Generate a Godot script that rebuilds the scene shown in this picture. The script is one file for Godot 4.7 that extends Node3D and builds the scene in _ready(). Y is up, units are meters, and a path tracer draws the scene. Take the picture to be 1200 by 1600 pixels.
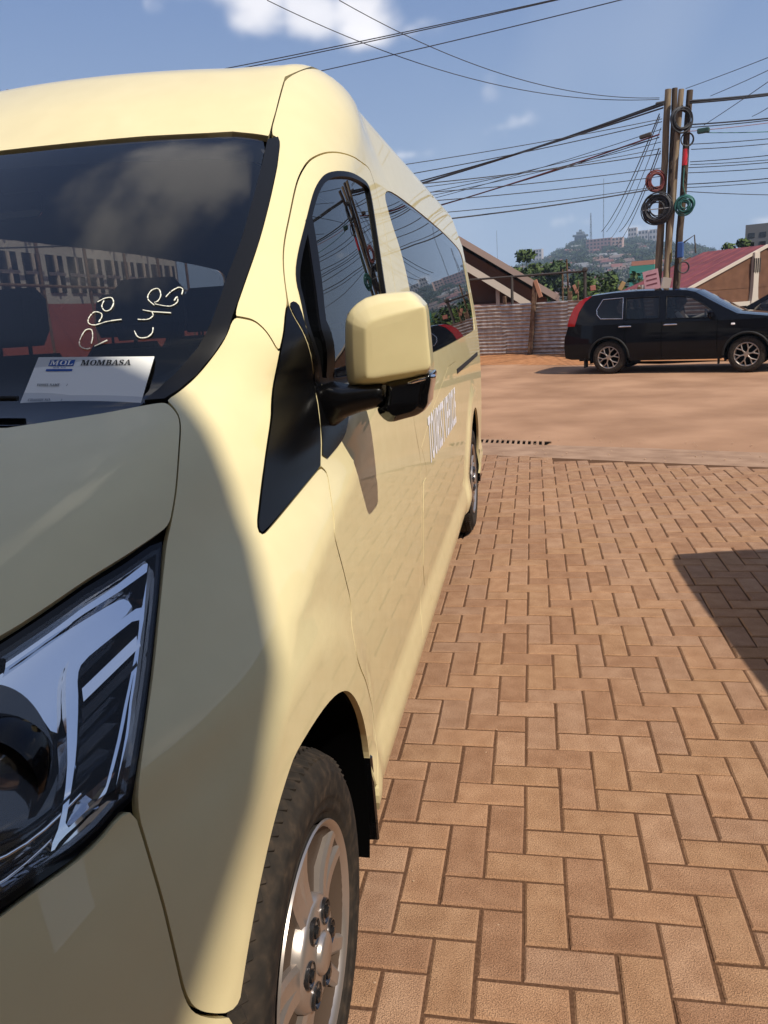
extends Node3D
# A cream minibus parked on brick paving beside a dusty road.

const CAM_HEIGHT := 1.4564
const VAN_AT := Vector3(-1.3415, 0.0, -1.086)

var M := {}
var used := {}
var rng := RandomNumberGenerator.new()

# ---------------------------------------------------------------- small helpers
class Mesher:
	var v := PackedVector3Array()
	var n := PackedVector3Array()
	var t := PackedVector2Array()
	var c := PackedColorArray()
	var col := Color(1, 1, 1)
	var tinted := false
	func vert(p: Vector3, nn: Vector3, uv := Vector2.ZERO) -> void:
		v.append(p); n.append(nn); t.append(uv)
		if tinted: c.append(col)
	func tri(a: Vector3, b: Vector3, d: Vector3, na: Vector3, nb: Vector3, nd: Vector3, ua := Vector2.ZERO, ub := Vector2.ZERO, ud := Vector2.ZERO) -> void:
		var g := (b - a).cross(d - a)
		if g.length_squared() < 1e-16: return
		if g.dot(na + nb + nd) > 0.0:
			vert(a, na, ua); vert(d, nd, ud); vert(b, nb, ub)
		else:
			vert(a, na, ua); vert(b, nb, ub); vert(d, nd, ud)
	func flat(a: Vector3, b: Vector3, d: Vector3, out: Vector3, ua := Vector2.ZERO, ub := Vector2.ZERO, ud := Vector2.ZERO) -> void:
		var g := (b - a).cross(d - a).normalized()
		if g.dot(out) < 0.0: g = -g
		tri(a, b, d, g, g, g, ua, ub, ud)
	func quad(a: Vector3, b: Vector3, d: Vector3, e: Vector3, out: Vector3) -> void:
		flat(a, b, d, out, Vector2(0, 1), Vector2(1, 1), Vector2(1, 0)); flat(a, d, e, out, Vector2(0, 1), Vector2(1, 0), Vector2(0, 0))
	func box(at: Vector3, size: Vector3, basis := Basis(), bev := 0.0) -> void:
		var h := size / 2.0
		var b := minf(bev, minf(h.x, minf(h.y, h.z)) * 0.9)
		var hh := [h.x, h.y, h.z]
		for ax in 3:
			var b1 := (ax + 1) % 3
			var b2 := (ax + 2) % 3
			for s in [-1.0, 1.0]:
				var q := []
				for k in [[-1, -1], [1, -1], [1, 1], [-1, 1]]:
					var p := Vector3.ZERO
					p[ax] = s * hh[ax]; p[b1] = k[0] * (hh[b1] - b); p[b2] = k[1] * (hh[b2] - b)
					q.append(at + basis * p)
				var o := Vector3.ZERO
				o[ax] = s
				quad(q[0], q[1], q[2], q[3], basis * o)
			if b > 0.0:
				for s1 in [-1.0, 1.0]:
					for s2 in [-1.0, 1.0]:
						var q := []
						for k in [[-1, 0], [1, 0], [1, 1], [-1, 1]]:
							var p := Vector3.ZERO
							p[ax] = k[0] * (hh[ax] - b)
							p[b1] = s1 * (hh[b1] - (b if k[1] == 0 else 0.0)); p[b2] = s2 * (hh[b2] - (0.0 if k[1] == 0 else b))
							q.append(at + basis * p)
						var o := Vector3.ZERO
						o[b1] = s1; o[b2] = s2
						quad(q[0], q[1], q[2], q[3], basis * o)
		if b > 0.0:
			for sx in [-1.0, 1.0]:
				for sy in [-1.0, 1.0]:
					for sz in [-1.0, 1.0]:
						var p1 := Vector3(sx * h.x, sy * (h.y - b), sz * (h.z - b))
						var p2 := Vector3(sx * (h.x - b), sy * h.y, sz * (h.z - b))
						var p3 := Vector3(sx * (h.x - b), sy * (h.y - b), sz * h.z)
						flat(at + basis * p1, at + basis * p2, at + basis * p3, basis * Vector3(sx, sy, sz))
	func tube(pts: Array, r0: float, r1 := -1.0, sides := 8, caps := true) -> void:
		if r1 < 0.0: r1 = r0
		var prev := []
		var last := pts.size() - 1
		var ref := Vector3.UP
		var d0: Vector3 = (pts[1] - pts[0]).normalized()
		if absf(d0.dot(ref)) > 0.9: ref = Vector3.RIGHT
		var acc := 0.0
		for i in pts.size():
			var d: Vector3 = (pts[mini(i + 1, last)] - pts[maxi(i - 1, 0)]).normalized()
			var s := d.cross(ref).normalized()
			ref = s.cross(d).normalized()
			var r := lerpf(r0, r1, float(i) / last)
			if i > 0: acc += (pts[i] - pts[i - 1]).length()
			var ring := []
			for k in sides + 1:
				var a := TAU * k / sides
				var o := s * cos(a) + ref * sin(a)
				ring.append([pts[i] + o * r, o, Vector2(float(k) / sides, acc)])
			if i > 0:
				for k in sides:
					var a = prev[k]; var b = prev[k + 1]; var e = ring[k + 1]; var f = ring[k]
					tri(a[0], b[0], e[0], a[1], b[1], e[1], a[2], b[2], e[2]); tri(a[0], e[0], f[0], a[1], e[1], f[1], a[2], e[2], f[2])
			if caps and (i == 0 or i == last):
				var o2 := -d if i == 0 else d
				for k in sides: flat(pts[i], ring[k][0], ring[k + 1][0], o2)
			prev = ring
	# profile: [along, radius] pairs; turned about the axis "x" of the transform
	func lathe(profile: Array, segs: int, xf: Transform3D, from := 0.0, to := TAU, smooth := true) -> void:
		var nor := []
		for i in profile.size() - 1:
			var dx: float = profile[i + 1][0] - profile[i][0]
			var dr: float = profile[i + 1][1] - profile[i][1]
			nor.append(Vector2(dr, -dx).normalized() * -1.0)
		for i in profile.size() - 1:
			var na: Vector2 = nor[i]
			var nb: Vector2 = nor[i]
			if smooth:
				if i > 0 and nor[i - 1].dot(nor[i]) > 0.6: na = (nor[i - 1] + nor[i]).normalized()
				if i < nor.size() - 1 and nor[i + 1].dot(nor[i]) > 0.6: nb = (nor[i + 1] + nor[i]).normalized()
			for k in segs:
				var a0 := from + (to - from) * k / segs
				var a1 := from + (to - from) * (k + 1) / segs
				var e0 := Vector3(0, cos(a0), sin(a0))
				var e1 := Vector3(0, cos(a1), sin(a1))
				var x := Vector3(1, 0, 0)
				var p00: Vector3 = xf * (x * profile[i][0] + e0 * profile[i][1])
				var p01: Vector3 = xf * (x * profile[i][0] + e1 * profile[i][1])
				var p10: Vector3 = xf * (x * profile[i + 1][0] + e0 * profile[i + 1][1])
				var p11: Vector3 = xf * (x * profile[i + 1][0] + e1 * profile[i + 1][1])
				var n00: Vector3 = xf.basis * (x * na.x + e0 * na.y)
				var n01: Vector3 = xf.basis * (x * na.x + e1 * na.y)
				var n10: Vector3 = xf.basis * (x * nb.x + e0 * nb.y)
				var n11: Vector3 = xf.basis * (x * nb.x + e1 * nb.y)
				var u0 := Vector2(float(k) / segs, float(i) / profile.size())
				var u1 := Vector2(float(k + 1) / segs, float(i + 1) / profile.size())
				tri(p00, p01, p11, n00, n01, n11, u0, Vector2(u1.x, u0.y), u1)
				tri(p00, p11, p10, n00, n11, n10, u0, u1, Vector2(u0.x, u1.y))
	# closed rings of equal length joined one after the other; flat facets
	func loft(rings: Array, cap_first := true, cap_last := true) -> void:
		var mid := Vector3.ZERO
		var cnt := 0
		for r in rings:
			for p in r: mid += p; cnt += 1
		mid /= cnt
		for i in rings.size() - 1:
			var m: int = rings[i].size()
			for k in m:
				var a: Vector3 = rings[i][k]; var b: Vector3 = rings[i][(k + 1) % m]; var d: Vector3 = rings[i + 1][(k + 1) % m]; var e: Vector3 = rings[i + 1][k]
				var o := (a + b + d + e) / 4.0 - mid
				flat(a, b, d, o); flat(a, d, e, o)
		for w in [0, rings.size() - 1]:
			if (w == 0 and not cap_first) or (w != 0 and not cap_last): continue
			var ring: Array = rings[w]
			var cen := Vector3.ZERO
			for p in ring: cen += p
			cen /= ring.size()
			for k in ring.size(): flat(cen, ring[k], ring[(k + 1) % ring.size()], cen - mid)
	# like loft, but shaded as one rounded surface
	func loft_smooth(rings: Array, cap_first := true, cap_last := true) -> void:
		var m: int = rings[0].size()
		var cen := []
		var mid := Vector3.ZERO
		for r in rings:
			var c := Vector3.ZERO
			for p in r: c += p
			cen.append(c / m)
			mid += c / m / rings.size()
		var nn := []
		for i in rings.size():
			var row := []
			for k in m:
				var a: Vector3 = rings[i][(k + 1) % m] - rings[i][(k + m - 1) % m]
				var b: Vector3 = rings[mini(i + 1, rings.size() - 1)][k] - rings[maxi(i - 1, 0)][k]
				var q := a.cross(b).normalized()
				if q.dot(rings[i][k] - mid) < 0.0: q = -q
				row.append(q)
			nn.append(row)
		for i in rings.size() - 1:
			for k in m:
				var l := (k + 1) % m
				tri(rings[i][k], rings[i][l], rings[i + 1][l], nn[i][k], nn[i][l], nn[i + 1][l])
				tri(rings[i][k], rings[i + 1][l], rings[i + 1][k], nn[i][k], nn[i + 1][l], nn[i + 1][k])
		for w in [0, rings.size() - 1]:
			if (w == 0 and not cap_first) or (w != 0 and not cap_last): continue
			for k in m: flat(cen[w], rings[w][k], rings[w][(k + 1) % m], cen[w] - mid)
	func mesh() -> ArrayMesh:
		var m := ArrayMesh.new()
		if v.is_empty(): return m
		var a := []
		a.resize(Mesh.ARRAY_MAX)
		a[Mesh.ARRAY_VERTEX] = v; a[Mesh.ARRAY_NORMAL] = n; a[Mesh.ARRAY_TEX_UV] = t
		if tinted: a[Mesh.ARRAY_COLOR] = c
		m.add_surface_from_arrays(Mesh.PRIMITIVE_TRIANGLES, a)
		return m

func numbered(called: String) -> String:
	var k: int = used.get(called, 0)
	used[called] = k + 1
	return called if k == 0 else "%s_%03d" % [called, k]

func thing(called: String, label: String, category: String, at := Vector3.ZERO, turn := 0.0, group := "") -> Node3D:
	var o := Node3D.new()
	o.name = numbered(called)
	add_child(o, true)
	o.position = at
	o.rotation.y = turn
	tag(o, label, category, group)
	return o

func tag(o: Node, label: String, category: String, group := "") -> void:
	o.set_meta("label", label)
	o.set_meta("category", category)
	if group != "": o.set_meta("group", group)

func part(called: String, mesh: Mesh, mat: Material, parent: Node = self) -> MeshInstance3D:
	var o := MeshInstance3D.new()
	o.mesh = mesh
	o.material_override = mat
	if parent == self:
		o.name = numbered(called)
	else:
		var nm := called
		var k := 0
		while parent.has_node(NodePath(nm)):
			k += 1
			nm = "%s_%03d" % [called, k]
		o.name = nm
	parent.add_child(o, true)
	return o

func struct(called: String, mesh: Mesh, mat: Material) -> MeshInstance3D:
	var o := part(called, mesh, mat)
	o.set_meta("kind", "structure")
	return o

func copy_of(src: Node3D, label := "", at = null, turn = null) -> Node3D:
	var r: Node3D = src.duplicate()
	var base: String = src.name
	base = base.trim_suffix("_" + base.get_slice("_", base.get_slice_count("_") - 1)) if base.right(3).is_valid_int() else base
	r.name = numbered(base)
	add_child(r, true)
	if label != "": r.set_meta("label", label)
	if at != null: r.position = at
	if turn != null: r.rotation.y = turn
	return r

func lin(r: float, g: float, b: float) -> Color:
	return Color(r, g, b).linear_to_srgb()

func mat(c: Color, rough := 0.8, metal := 0.0, spec := 0.5) -> StandardMaterial3D:
	var m := StandardMaterial3D.new()
	m.albedo_color = c
	m.roughness = rough
	m.metallic = metal
	m.metallic_specular = spec
	return m

func pane(c: Color, a: float) -> StandardMaterial3D:
	var m := mat(Color(c.r, c.g, c.b, a), 0.0)
	m.transparency = BaseMaterial3D.TRANSPARENCY_ALPHA
	return m

# a seamless grey noise picture mapped between two colours
func noise_tex(size: int, freq: float, octaves: int, lo: Color, hi: Color, sd: int, bias := 1.0, mips := false) -> ImageTexture:
	var f := FastNoiseLite.new()
	f.noise_type = FastNoiseLite.TYPE_SIMPLEX_SMOOTH
	f.frequency = freq
	f.fractal_octaves = octaves
	f.seed = sd
	var im: Image = f.get_seamless_image(size, size)
	im.convert(Image.FORMAT_L8)
	var src := im.get_data()
	var out := PackedByteArray()
	out.resize(size * size * 3)
	var table := []
	for i in 256:
		var k := pow(i / 255.0, bias)
		var c := lo.lerp(hi, k)
		table.append([int(c.r * 255), int(c.g * 255), int(c.b * 255)])
	for i in size * size:
		var e = table[src[i]]
		out[i * 3] = e[0]; out[i * 3 + 1] = e[1]; out[i * 3 + 2] = e[2]
	return ImageTexture.create_from_image(Image.create_from_data(size, size, false, Image.FORMAT_RGB8, out))

func tri_tex(m: StandardMaterial3D, tex: Texture2D, scale: float, world := false) -> StandardMaterial3D:
	m.albedo_texture = tex
	m.uv1_triplanar = true
	m.uv1_world_triplanar = world
	m.uv1_scale = Vector3.ONE * scale
	return m

func bump(m: StandardMaterial3D, tex: Texture2D, cm: float) -> StandardMaterial3D:
	m.heightmap_enabled = true
	m.heightmap_texture = tex
	m.heightmap_scale = cm
	m.heightmap_deep_parallax = false
	return m

# ---------------------------------------------------------------- the shape of the minibus body
const PROFILE_SIDE := [-.3,.84, .1,.86, .22,.915, .27,.940, .34,.956, .40,.951, .45,.944, .52,.947, .62,.953, .9,.960, 1.1,.957, 1.25,.948, 1.4,.932, 1.55,.910, 1.7,.886, 1.85,.862, 2.0,.842, 2.3,.80]
const PROFILE_FRONT := [-.3,.80, .2,.84, .35,.89, .55,.90, .75,.89, .9,.85, 1.0,.78, 1.1,.62, 1.2,.36, 1.28,.12, 1.335,-.05, 1.45,-.19, 1.6,-.375, 1.75,-.565, 1.88,-.74, 1.95,-.845, 2.05,-1.0, 2.15,-1.18, 2.3,-1.5]
const PROFILE_ROUND := [-.3,.36, .7,.36, .92,.42, 1.1,.36, 1.25,.26, 1.35,.2, 1.6,.16, 2.0,.18, 2.3,.18]
const PROFILE_BOW := [-.3,.27, .7,.27, .92,.34, 1.1,.36, 1.25,.30, 1.35,.26, 1.6,.27, 1.9,.30, 2.3,.3]
var LS: PackedFloat32Array
var LF: PackedFloat32Array
var LC: PackedFloat32Array
var LR: PackedFloat32Array
var LB: PackedFloat32Array
var UT: PackedFloat32Array
var U90 := 0.0
const NT := 400

func hermite_table(T: Array) -> PackedFloat32Array:
	var nn := T.size() / 2
	var x := []; var y := []; var h := []; var d := []; var m := []
	for i in nn: x.append(float(T[i * 2])); y.append(float(T[i * 2 + 1]))
	for i in nn - 1: h.append(x[i + 1] - x[i]); d.append((y[i + 1] - y[i]) / h[i])
	m.append(d[0])
	for i in range(1, nn - 1): m.append((d[i - 1] * h[i] + d[i] * h[i - 1]) / (h[i - 1] + h[i]))
	m.append(d[nn - 2])
	var out := PackedFloat32Array()
	var i := 0
	for k in 1042:
		var q := clampf(-0.3 + k * 0.0025, -0.3, 2.3)
		while i < nn - 2 and q >= x[i + 1]: i += 1
		var t: float = (q - x[i]) / h[i]
		out.append(y[i] * (2 * t * t * t - 3 * t * t + 1) + h[i] * m[i] * (t * t * t - 2 * t * t + t) + y[i + 1] * (3 * t * t - 2 * t * t * t) + h[i] * m[i + 1] * (t * t * t - t * t))
	return out

func body_setup() -> void:
	LS = hermite_table(PROFILE_SIDE); LF = hermite_table(PROFILE_FRONT); LR = hermite_table(PROFILE_ROUND); LB = hermite_table(PROFILE_BOW)
	LC = PackedFloat32Array()
	for k in 1042:
		var sl := (LF[mini(k + 4, 1041)] - LF[maxi(k - 4, 0)]) / (0.0025 * (mini(k + 4, 1041) - maxi(k - 4, 0)))
		LC.append(1.0 / sqrt(1.0 + sl * sl))
	UT = PackedFloat32Array([0.0])
	var last := Vector2(0, 2.45)
	for i in range(1, NT + 1):
		var p := PI / 2 * i / NT
		var r := pow(pow(sin(p) / 0.955, 4) + pow(cos(p) / 2.45, 4), -0.25)
		var q := Vector2(r * sin(p), r * cos(p))
		UT.append(UT[i - 1] + (q - last).length())
		last = q
	U90 = UT[NT]

func rmax(a: float, b: float, r: float) -> float:
	var u := maxf(a + r, 0.0)
	var w := maxf(b + r, 0.0)
	return minf(maxf(a, b), -r) + sqrt(u * u + w * w)

func body(x: float, y: float, z: float) -> float:
	x = absf(x)
	var t := (clampf(y, -0.3, 2.2975) + 0.3) * 400.0
	var i := int(t)
	var f := t - i
	var s := LS[i] + (LS[i + 1] - LS[i]) * f
	if y < 1.0:
		for zc in [0.0, -3.86]:
			var q := clampf((0.60 - sqrt((z - zc) * (z - zc) + (y - 0.387) * (y - 0.387))) * 10.0, 0.0, 1.0)
			s += 0.014 * q * q * (3.0 - 2.0 * q)
	var f1 := x - s
	var f2 := (z - LF[i] - (LF[i + 1] - LF[i]) * f + (LB[i] + (LB[i + 1] - LB[i]) * f) * x * x) * (LC[i] + (LC[i + 1] - LC[i]) * f)
	var v := rmax(f1, f2, LR[i] + (LR[i + 1] - LR[i]) * f)
	if z < -3.5: v = rmax(v, -4.95 - z + 0.06 * x * x + 0.10 * clampf(y - 1.2, 0.0, 1.0), 0.13)
	if y > 1.5:
		var k := clampf((-1.30 - z) * 2.0, 0.0, 1.0)
		k = k * k * (3.0 - 2.0 * k)
		var f3 := y - (2.262 - 0.018 * (-1.5 - z) - (0.045 + 0.05 * k) * x * x)
		f3 += -0.032 * exp(-((z + 1.40) / 0.20) * ((z + 1.40) / 0.20)) * clampf((x - 0.5) / 0.15, 0.0, 1.0) + 0.048 * exp(-((z + 1.3) / 0.5) * ((z + 1.3) / 0.5)) * clampf((0.70 - x) / 0.06, 0.0, 1.0)
		v += 0.2 * k * clampf(y - 1.85, 0.0, 1.0)
		v = rmax(v, f3, 0.09 + 0.03 * k)
	return v

func ray_of(u: float, v: float) -> Array:
	var au := absf(u)
	var phi := PI / 2
	var zo := -1.6
	if au < U90:
		var lo := 0
		var hi := NT
		while hi - lo > 1:
			var m := (lo + hi) / 2
			if UT[m] <= au: lo = m
			else: hi = m
		phi = PI / 2 * (lo + (au - UT[lo]) / (UT[lo + 1] - UT[lo])) / NT
	else:
		zo = -1.6 + U90 - au
	var el := maxf(v - 1.8, 0.0)
	return [Vector3(0, minf(v, 1.8), zo), Vector3(sin(phi) * cos(el), sin(el), cos(phi) * cos(el))]

# [point, outward normal] of the body at arc length u round it and height v
func on_body(u: float, v: float) -> Array:
	var r := ray_of(u, v)
	var o: Vector3 = r[0]
	var d: Vector3 = r[1]
	var a := 0.0
	var fa := body(o.x, o.y, o.z)
	var b := 3.2
	var fb := body(o.x + d.x * b, o.y + d.y * b, o.z + d.z * b)
	var m := 0.0
	for it in 14:
		m = (a * fb - b * fa) / (fb - fa)
		if it % 4 == 3: m = (a + b) / 2
		var fm := body(o.x + d.x * m, o.y + d.y * m, o.z + d.z * m)
		if absf(fm) < 2e-5: break
		if fm > 0.0:
			b = m; fb = fm
			fa *= 0.5
		else:
			a = m; fa = fm
			fb *= 0.5
	var p := o + d * m
	var e := 0.004
	var g := Vector3(body(p.x + e, p.y, p.z) - body(p.x - e, p.y, p.z), body(p.x, p.y + e, p.z) - body(p.x, p.y - e, p.z), body(p.x, p.y, p.z + e) - body(p.x, p.y, p.z - e)).normalized()
	if u < 0.0:
		p.x = -p.x; g.x = -g.x
	return [p, g]

# ---------------------------------------------------------------- sheets cut from a curved surface
var cache := {}

func node_at(surf: Callable, iu: int, iv: int, du: float, dv: float) -> Array:
	var key := Vector2i(iu, iv)
	var d: Dictionary = cache.get_or_add([surf.get_method(), surf.get_bound_arguments(), du, dv], {})
	if not d.has(key): d[key] = surf.call(iu * du, iv * dv)
	return d[key]

func smooth(poly: PackedVector2Array, times := 1) -> PackedVector2Array:
	for k in times:
		var out := PackedVector2Array()
		for i in poly.size():
			var a := poly[i]
			var b := poly[(i + 1) % poly.size()]
			if a.distance_to(b) < 0.012: out.append((a + b) / 2)
			else:
				out.append(a.lerp(b, 0.25)); out.append(a.lerp(b, 0.75))
		poly = out
	return poly

func inset(poly: PackedVector2Array, by: float) -> PackedVector2Array:
	var best := PackedVector2Array()
	var most := 0.0
	for q in Geometry2D.offset_polygon(poly, -by, Geometry2D.JOIN_MITER):
		var a := area_of(q)
		if a > most: most = a; best = q
	return best

func area_of(p: PackedVector2Array) -> float:
	var s := 0.0
	for i in p.size():
		var a := p[i]
		var b := p[(i + 1) % p.size()]
		s += a.cross(b)
	return absf(s) / 2

func sheet(surf: Callable, poly: PackedVector2Array, holes: Array, off := 0.0, lip := 0.012, du := 0.03, dv := 0.025, flip := false) -> ArrayMesh:
	var mb := Mesher.new()
	var lo := poly[0]
	var hi := poly[0]
	for p in poly: lo = lo.min(p); hi = hi.max(p)
	var i0 := floori(lo.x / du); var i1 := floori(hi.x / du)
	var j0 := floori(lo.y / dv); var j1 := floori(hi.y / dv)
	var edge := {}
	for pl in [poly] + holes:
		for k in pl.size():
			var a: Vector2 = pl[k]
			var b: Vector2 = pl[(k + 1) % pl.size()]
			var st := maxi(1, ceili(a.distance_to(b) / 0.003))
			for s in st + 1:
				var q := a.lerp(b, float(s) / st)
				edge[Vector2i(floori(q.x / du), floori(q.y / dv))] = true
	for i in range(i0, i1 + 1):
		for j in range(j0, j1 + 1):
			var x0 := i * du; var y0 := j * dv
			if edge.has(Vector2i(i, j)):
				var cell := PackedVector2Array([Vector2(x0, y0), Vector2(x0 + du, y0), Vector2(x0 + du, y0 + dv), Vector2(x0, y0 + dv)])
				var got: Array = Geometry2D.intersect_polygons(cell, poly)
				for h in holes:
					var next := []
					for g in got:
						for c in Geometry2D.clip_polygons(g, h):
							if not Geometry2D.is_polygon_clockwise(c): next.append(c)
					got = next
				for g in got:
					var ix := Geometry2D.triangulate_polygon(g)
					var pn := []
					for q in g:
						var r: Array = surf.call(q.x, q.y)
						pn.append([r[0] + r[1] * off, r[1], q])
					for k in range(0, ix.size(), 3):
						var a = pn[ix[k]]; var b = pn[ix[k + 1]]; var c = pn[ix[k + 2]]
						mb.tri(a[0], b[0], c[0], a[1], b[1], c[1], a[2], b[2], c[2])
			else:
				var mid := Vector2(x0 + du / 2, y0 + dv / 2)
				if not Geometry2D.is_point_in_polygon(mid, poly): continue
				var cut := false
				for h in holes:
					if Geometry2D.is_point_in_polygon(mid, h): cut = true
				if cut: continue
				var a := node_at(surf, i, j, du, dv); var b := node_at(surf, i + 1, j, du, dv); var c := node_at(surf, i + 1, j + 1, du, dv); var d := node_at(surf, i, j + 1, du, dv)
				var pa: Vector3 = a[0] + a[1] * off; var pb: Vector3 = b[0] + b[1] * off; var pc: Vector3 = c[0] + c[1] * off; var pd: Vector3 = d[0] + d[1] * off
				mb.tri(pa, pb, pc, a[1], b[1], c[1], Vector2(x0, y0), Vector2(x0 + du, y0), Vector2(x0 + du, y0 + dv))
				mb.tri(pa, pc, pd, a[1], c[1], d[1], Vector2(x0, y0), Vector2(x0 + du, y0 + dv), Vector2(x0, y0 + dv))
	if lip != 0.0:
		for pl in [poly] + holes:
			var pts := PackedVector2Array()
			for k in pl.size():
				var a: Vector2 = pl[k]
				var b: Vector2 = pl[(k + 1) % pl.size()]
				var st := maxi(1, ceili(a.distance_to(b) / 0.03))
				for s in st: pts.append(a.lerp(b, float(s) / st))
			var ring := []
			for q in pts: ring.append(surf.call(q.x, q.y))
			for k in ring.size():
				var a: Array = ring[k]
				var b: Array = ring[(k + 1) % ring.size()]
				var side: Vector3 = (b[0] - a[0]).cross(a[1]).normalized()
				var mq := (pts[k] + pts[(k + 1) % pts.size()]) / 2
				var e := (pts[(k + 1) % pts.size()] - pts[k]).normalized()
				var test := mq + Vector2(e.y, -e.x) * 0.001
				var ins: bool = Geometry2D.is_point_in_polygon(test, poly)
				for h in holes:
					if Geometry2D.is_point_in_polygon(test, h): ins = false
				# side points to the right or left of the edge; find which way is out
				var qa: Array = surf.call(test.x, test.y)
				var mid3: Vector3 = (a[0] + b[0]) / 2
				var dirn: Vector3 = qa[0] - mid3
				if (dirn.dot(side) > 0.0) == ins: side = -side
				var p0: Vector3 = a[0] + a[1] * off; var p1: Vector3 = b[0] + b[1] * off
				var p2: Vector3 = b[0] + b[1] * (off - lip); var p3: Vector3 = a[0] + a[1] * (off - lip)
				mb.tri(p0, p1, p2, side, side, side); mb.tri(p0, p2, p3, side, side, side)
	if flip: flip_x(mb)
	return mb.mesh()

func flip_x(mb: Mesher) -> void:
	for k in mb.v.size():
		mb.v[k].x = -mb.v[k].x; mb.n[k].x = -mb.n[k].x
	for k in range(0, mb.v.size(), 3):
		var p := mb.v[k + 1]; mb.v[k + 1] = mb.v[k + 2]; mb.v[k + 2] = p
		var q := mb.n[k + 1]; mb.n[k + 1] = mb.n[k + 2]; mb.n[k + 2] = q
		var r := mb.t[k + 1]; mb.t[k + 1] = mb.t[k + 2]; mb.t[k + 2] = r

func mirror_mesh(m: Mesh) -> ArrayMesh:
	var s := m.surface_get_arrays(0)
	var mb := Mesher.new()
	mb.v = s[Mesh.ARRAY_VERTEX]; mb.n = s[Mesh.ARRAY_NORMAL]; mb.t = s[Mesh.ARRAY_TEX_UV]
	flip_x(mb)
	return mb.mesh()

func ring2(a: Array, count: int) -> Array:
	var n := a.size() / 2
	var out := []
	for i in count:
		var t := float(i) / count * n
		var k := int(t)
		var f := t - k
		var q := []
		for e in [-1, 0, 1, 2]:
			var j: int = (k + e + n) % n
			q.append(Vector2(a[j * 2], a[j * 2 + 1]))
		out.append(q[1].cubic_interpolate(q[2], q[0], q[3], f) if false else (q[1] * (1 - f) + q[2] * f) * 0.85 + (q[0] * (1 - f) * 0.5 + q[1] * (f * 0.5) + q[2] * ((1 - f) * 0.5) + q[3] * (f * 0.5)) * 0.15)
	return out

func sym(half: PackedVector2Array) -> PackedVector2Array:
	var out := half.duplicate()
	for k in range(half.size() - 1, -1, -1):
		if absf(half[k].x) > 0.002: out.append(Vector2(-half[k].x, half[k].y))
	return out

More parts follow.
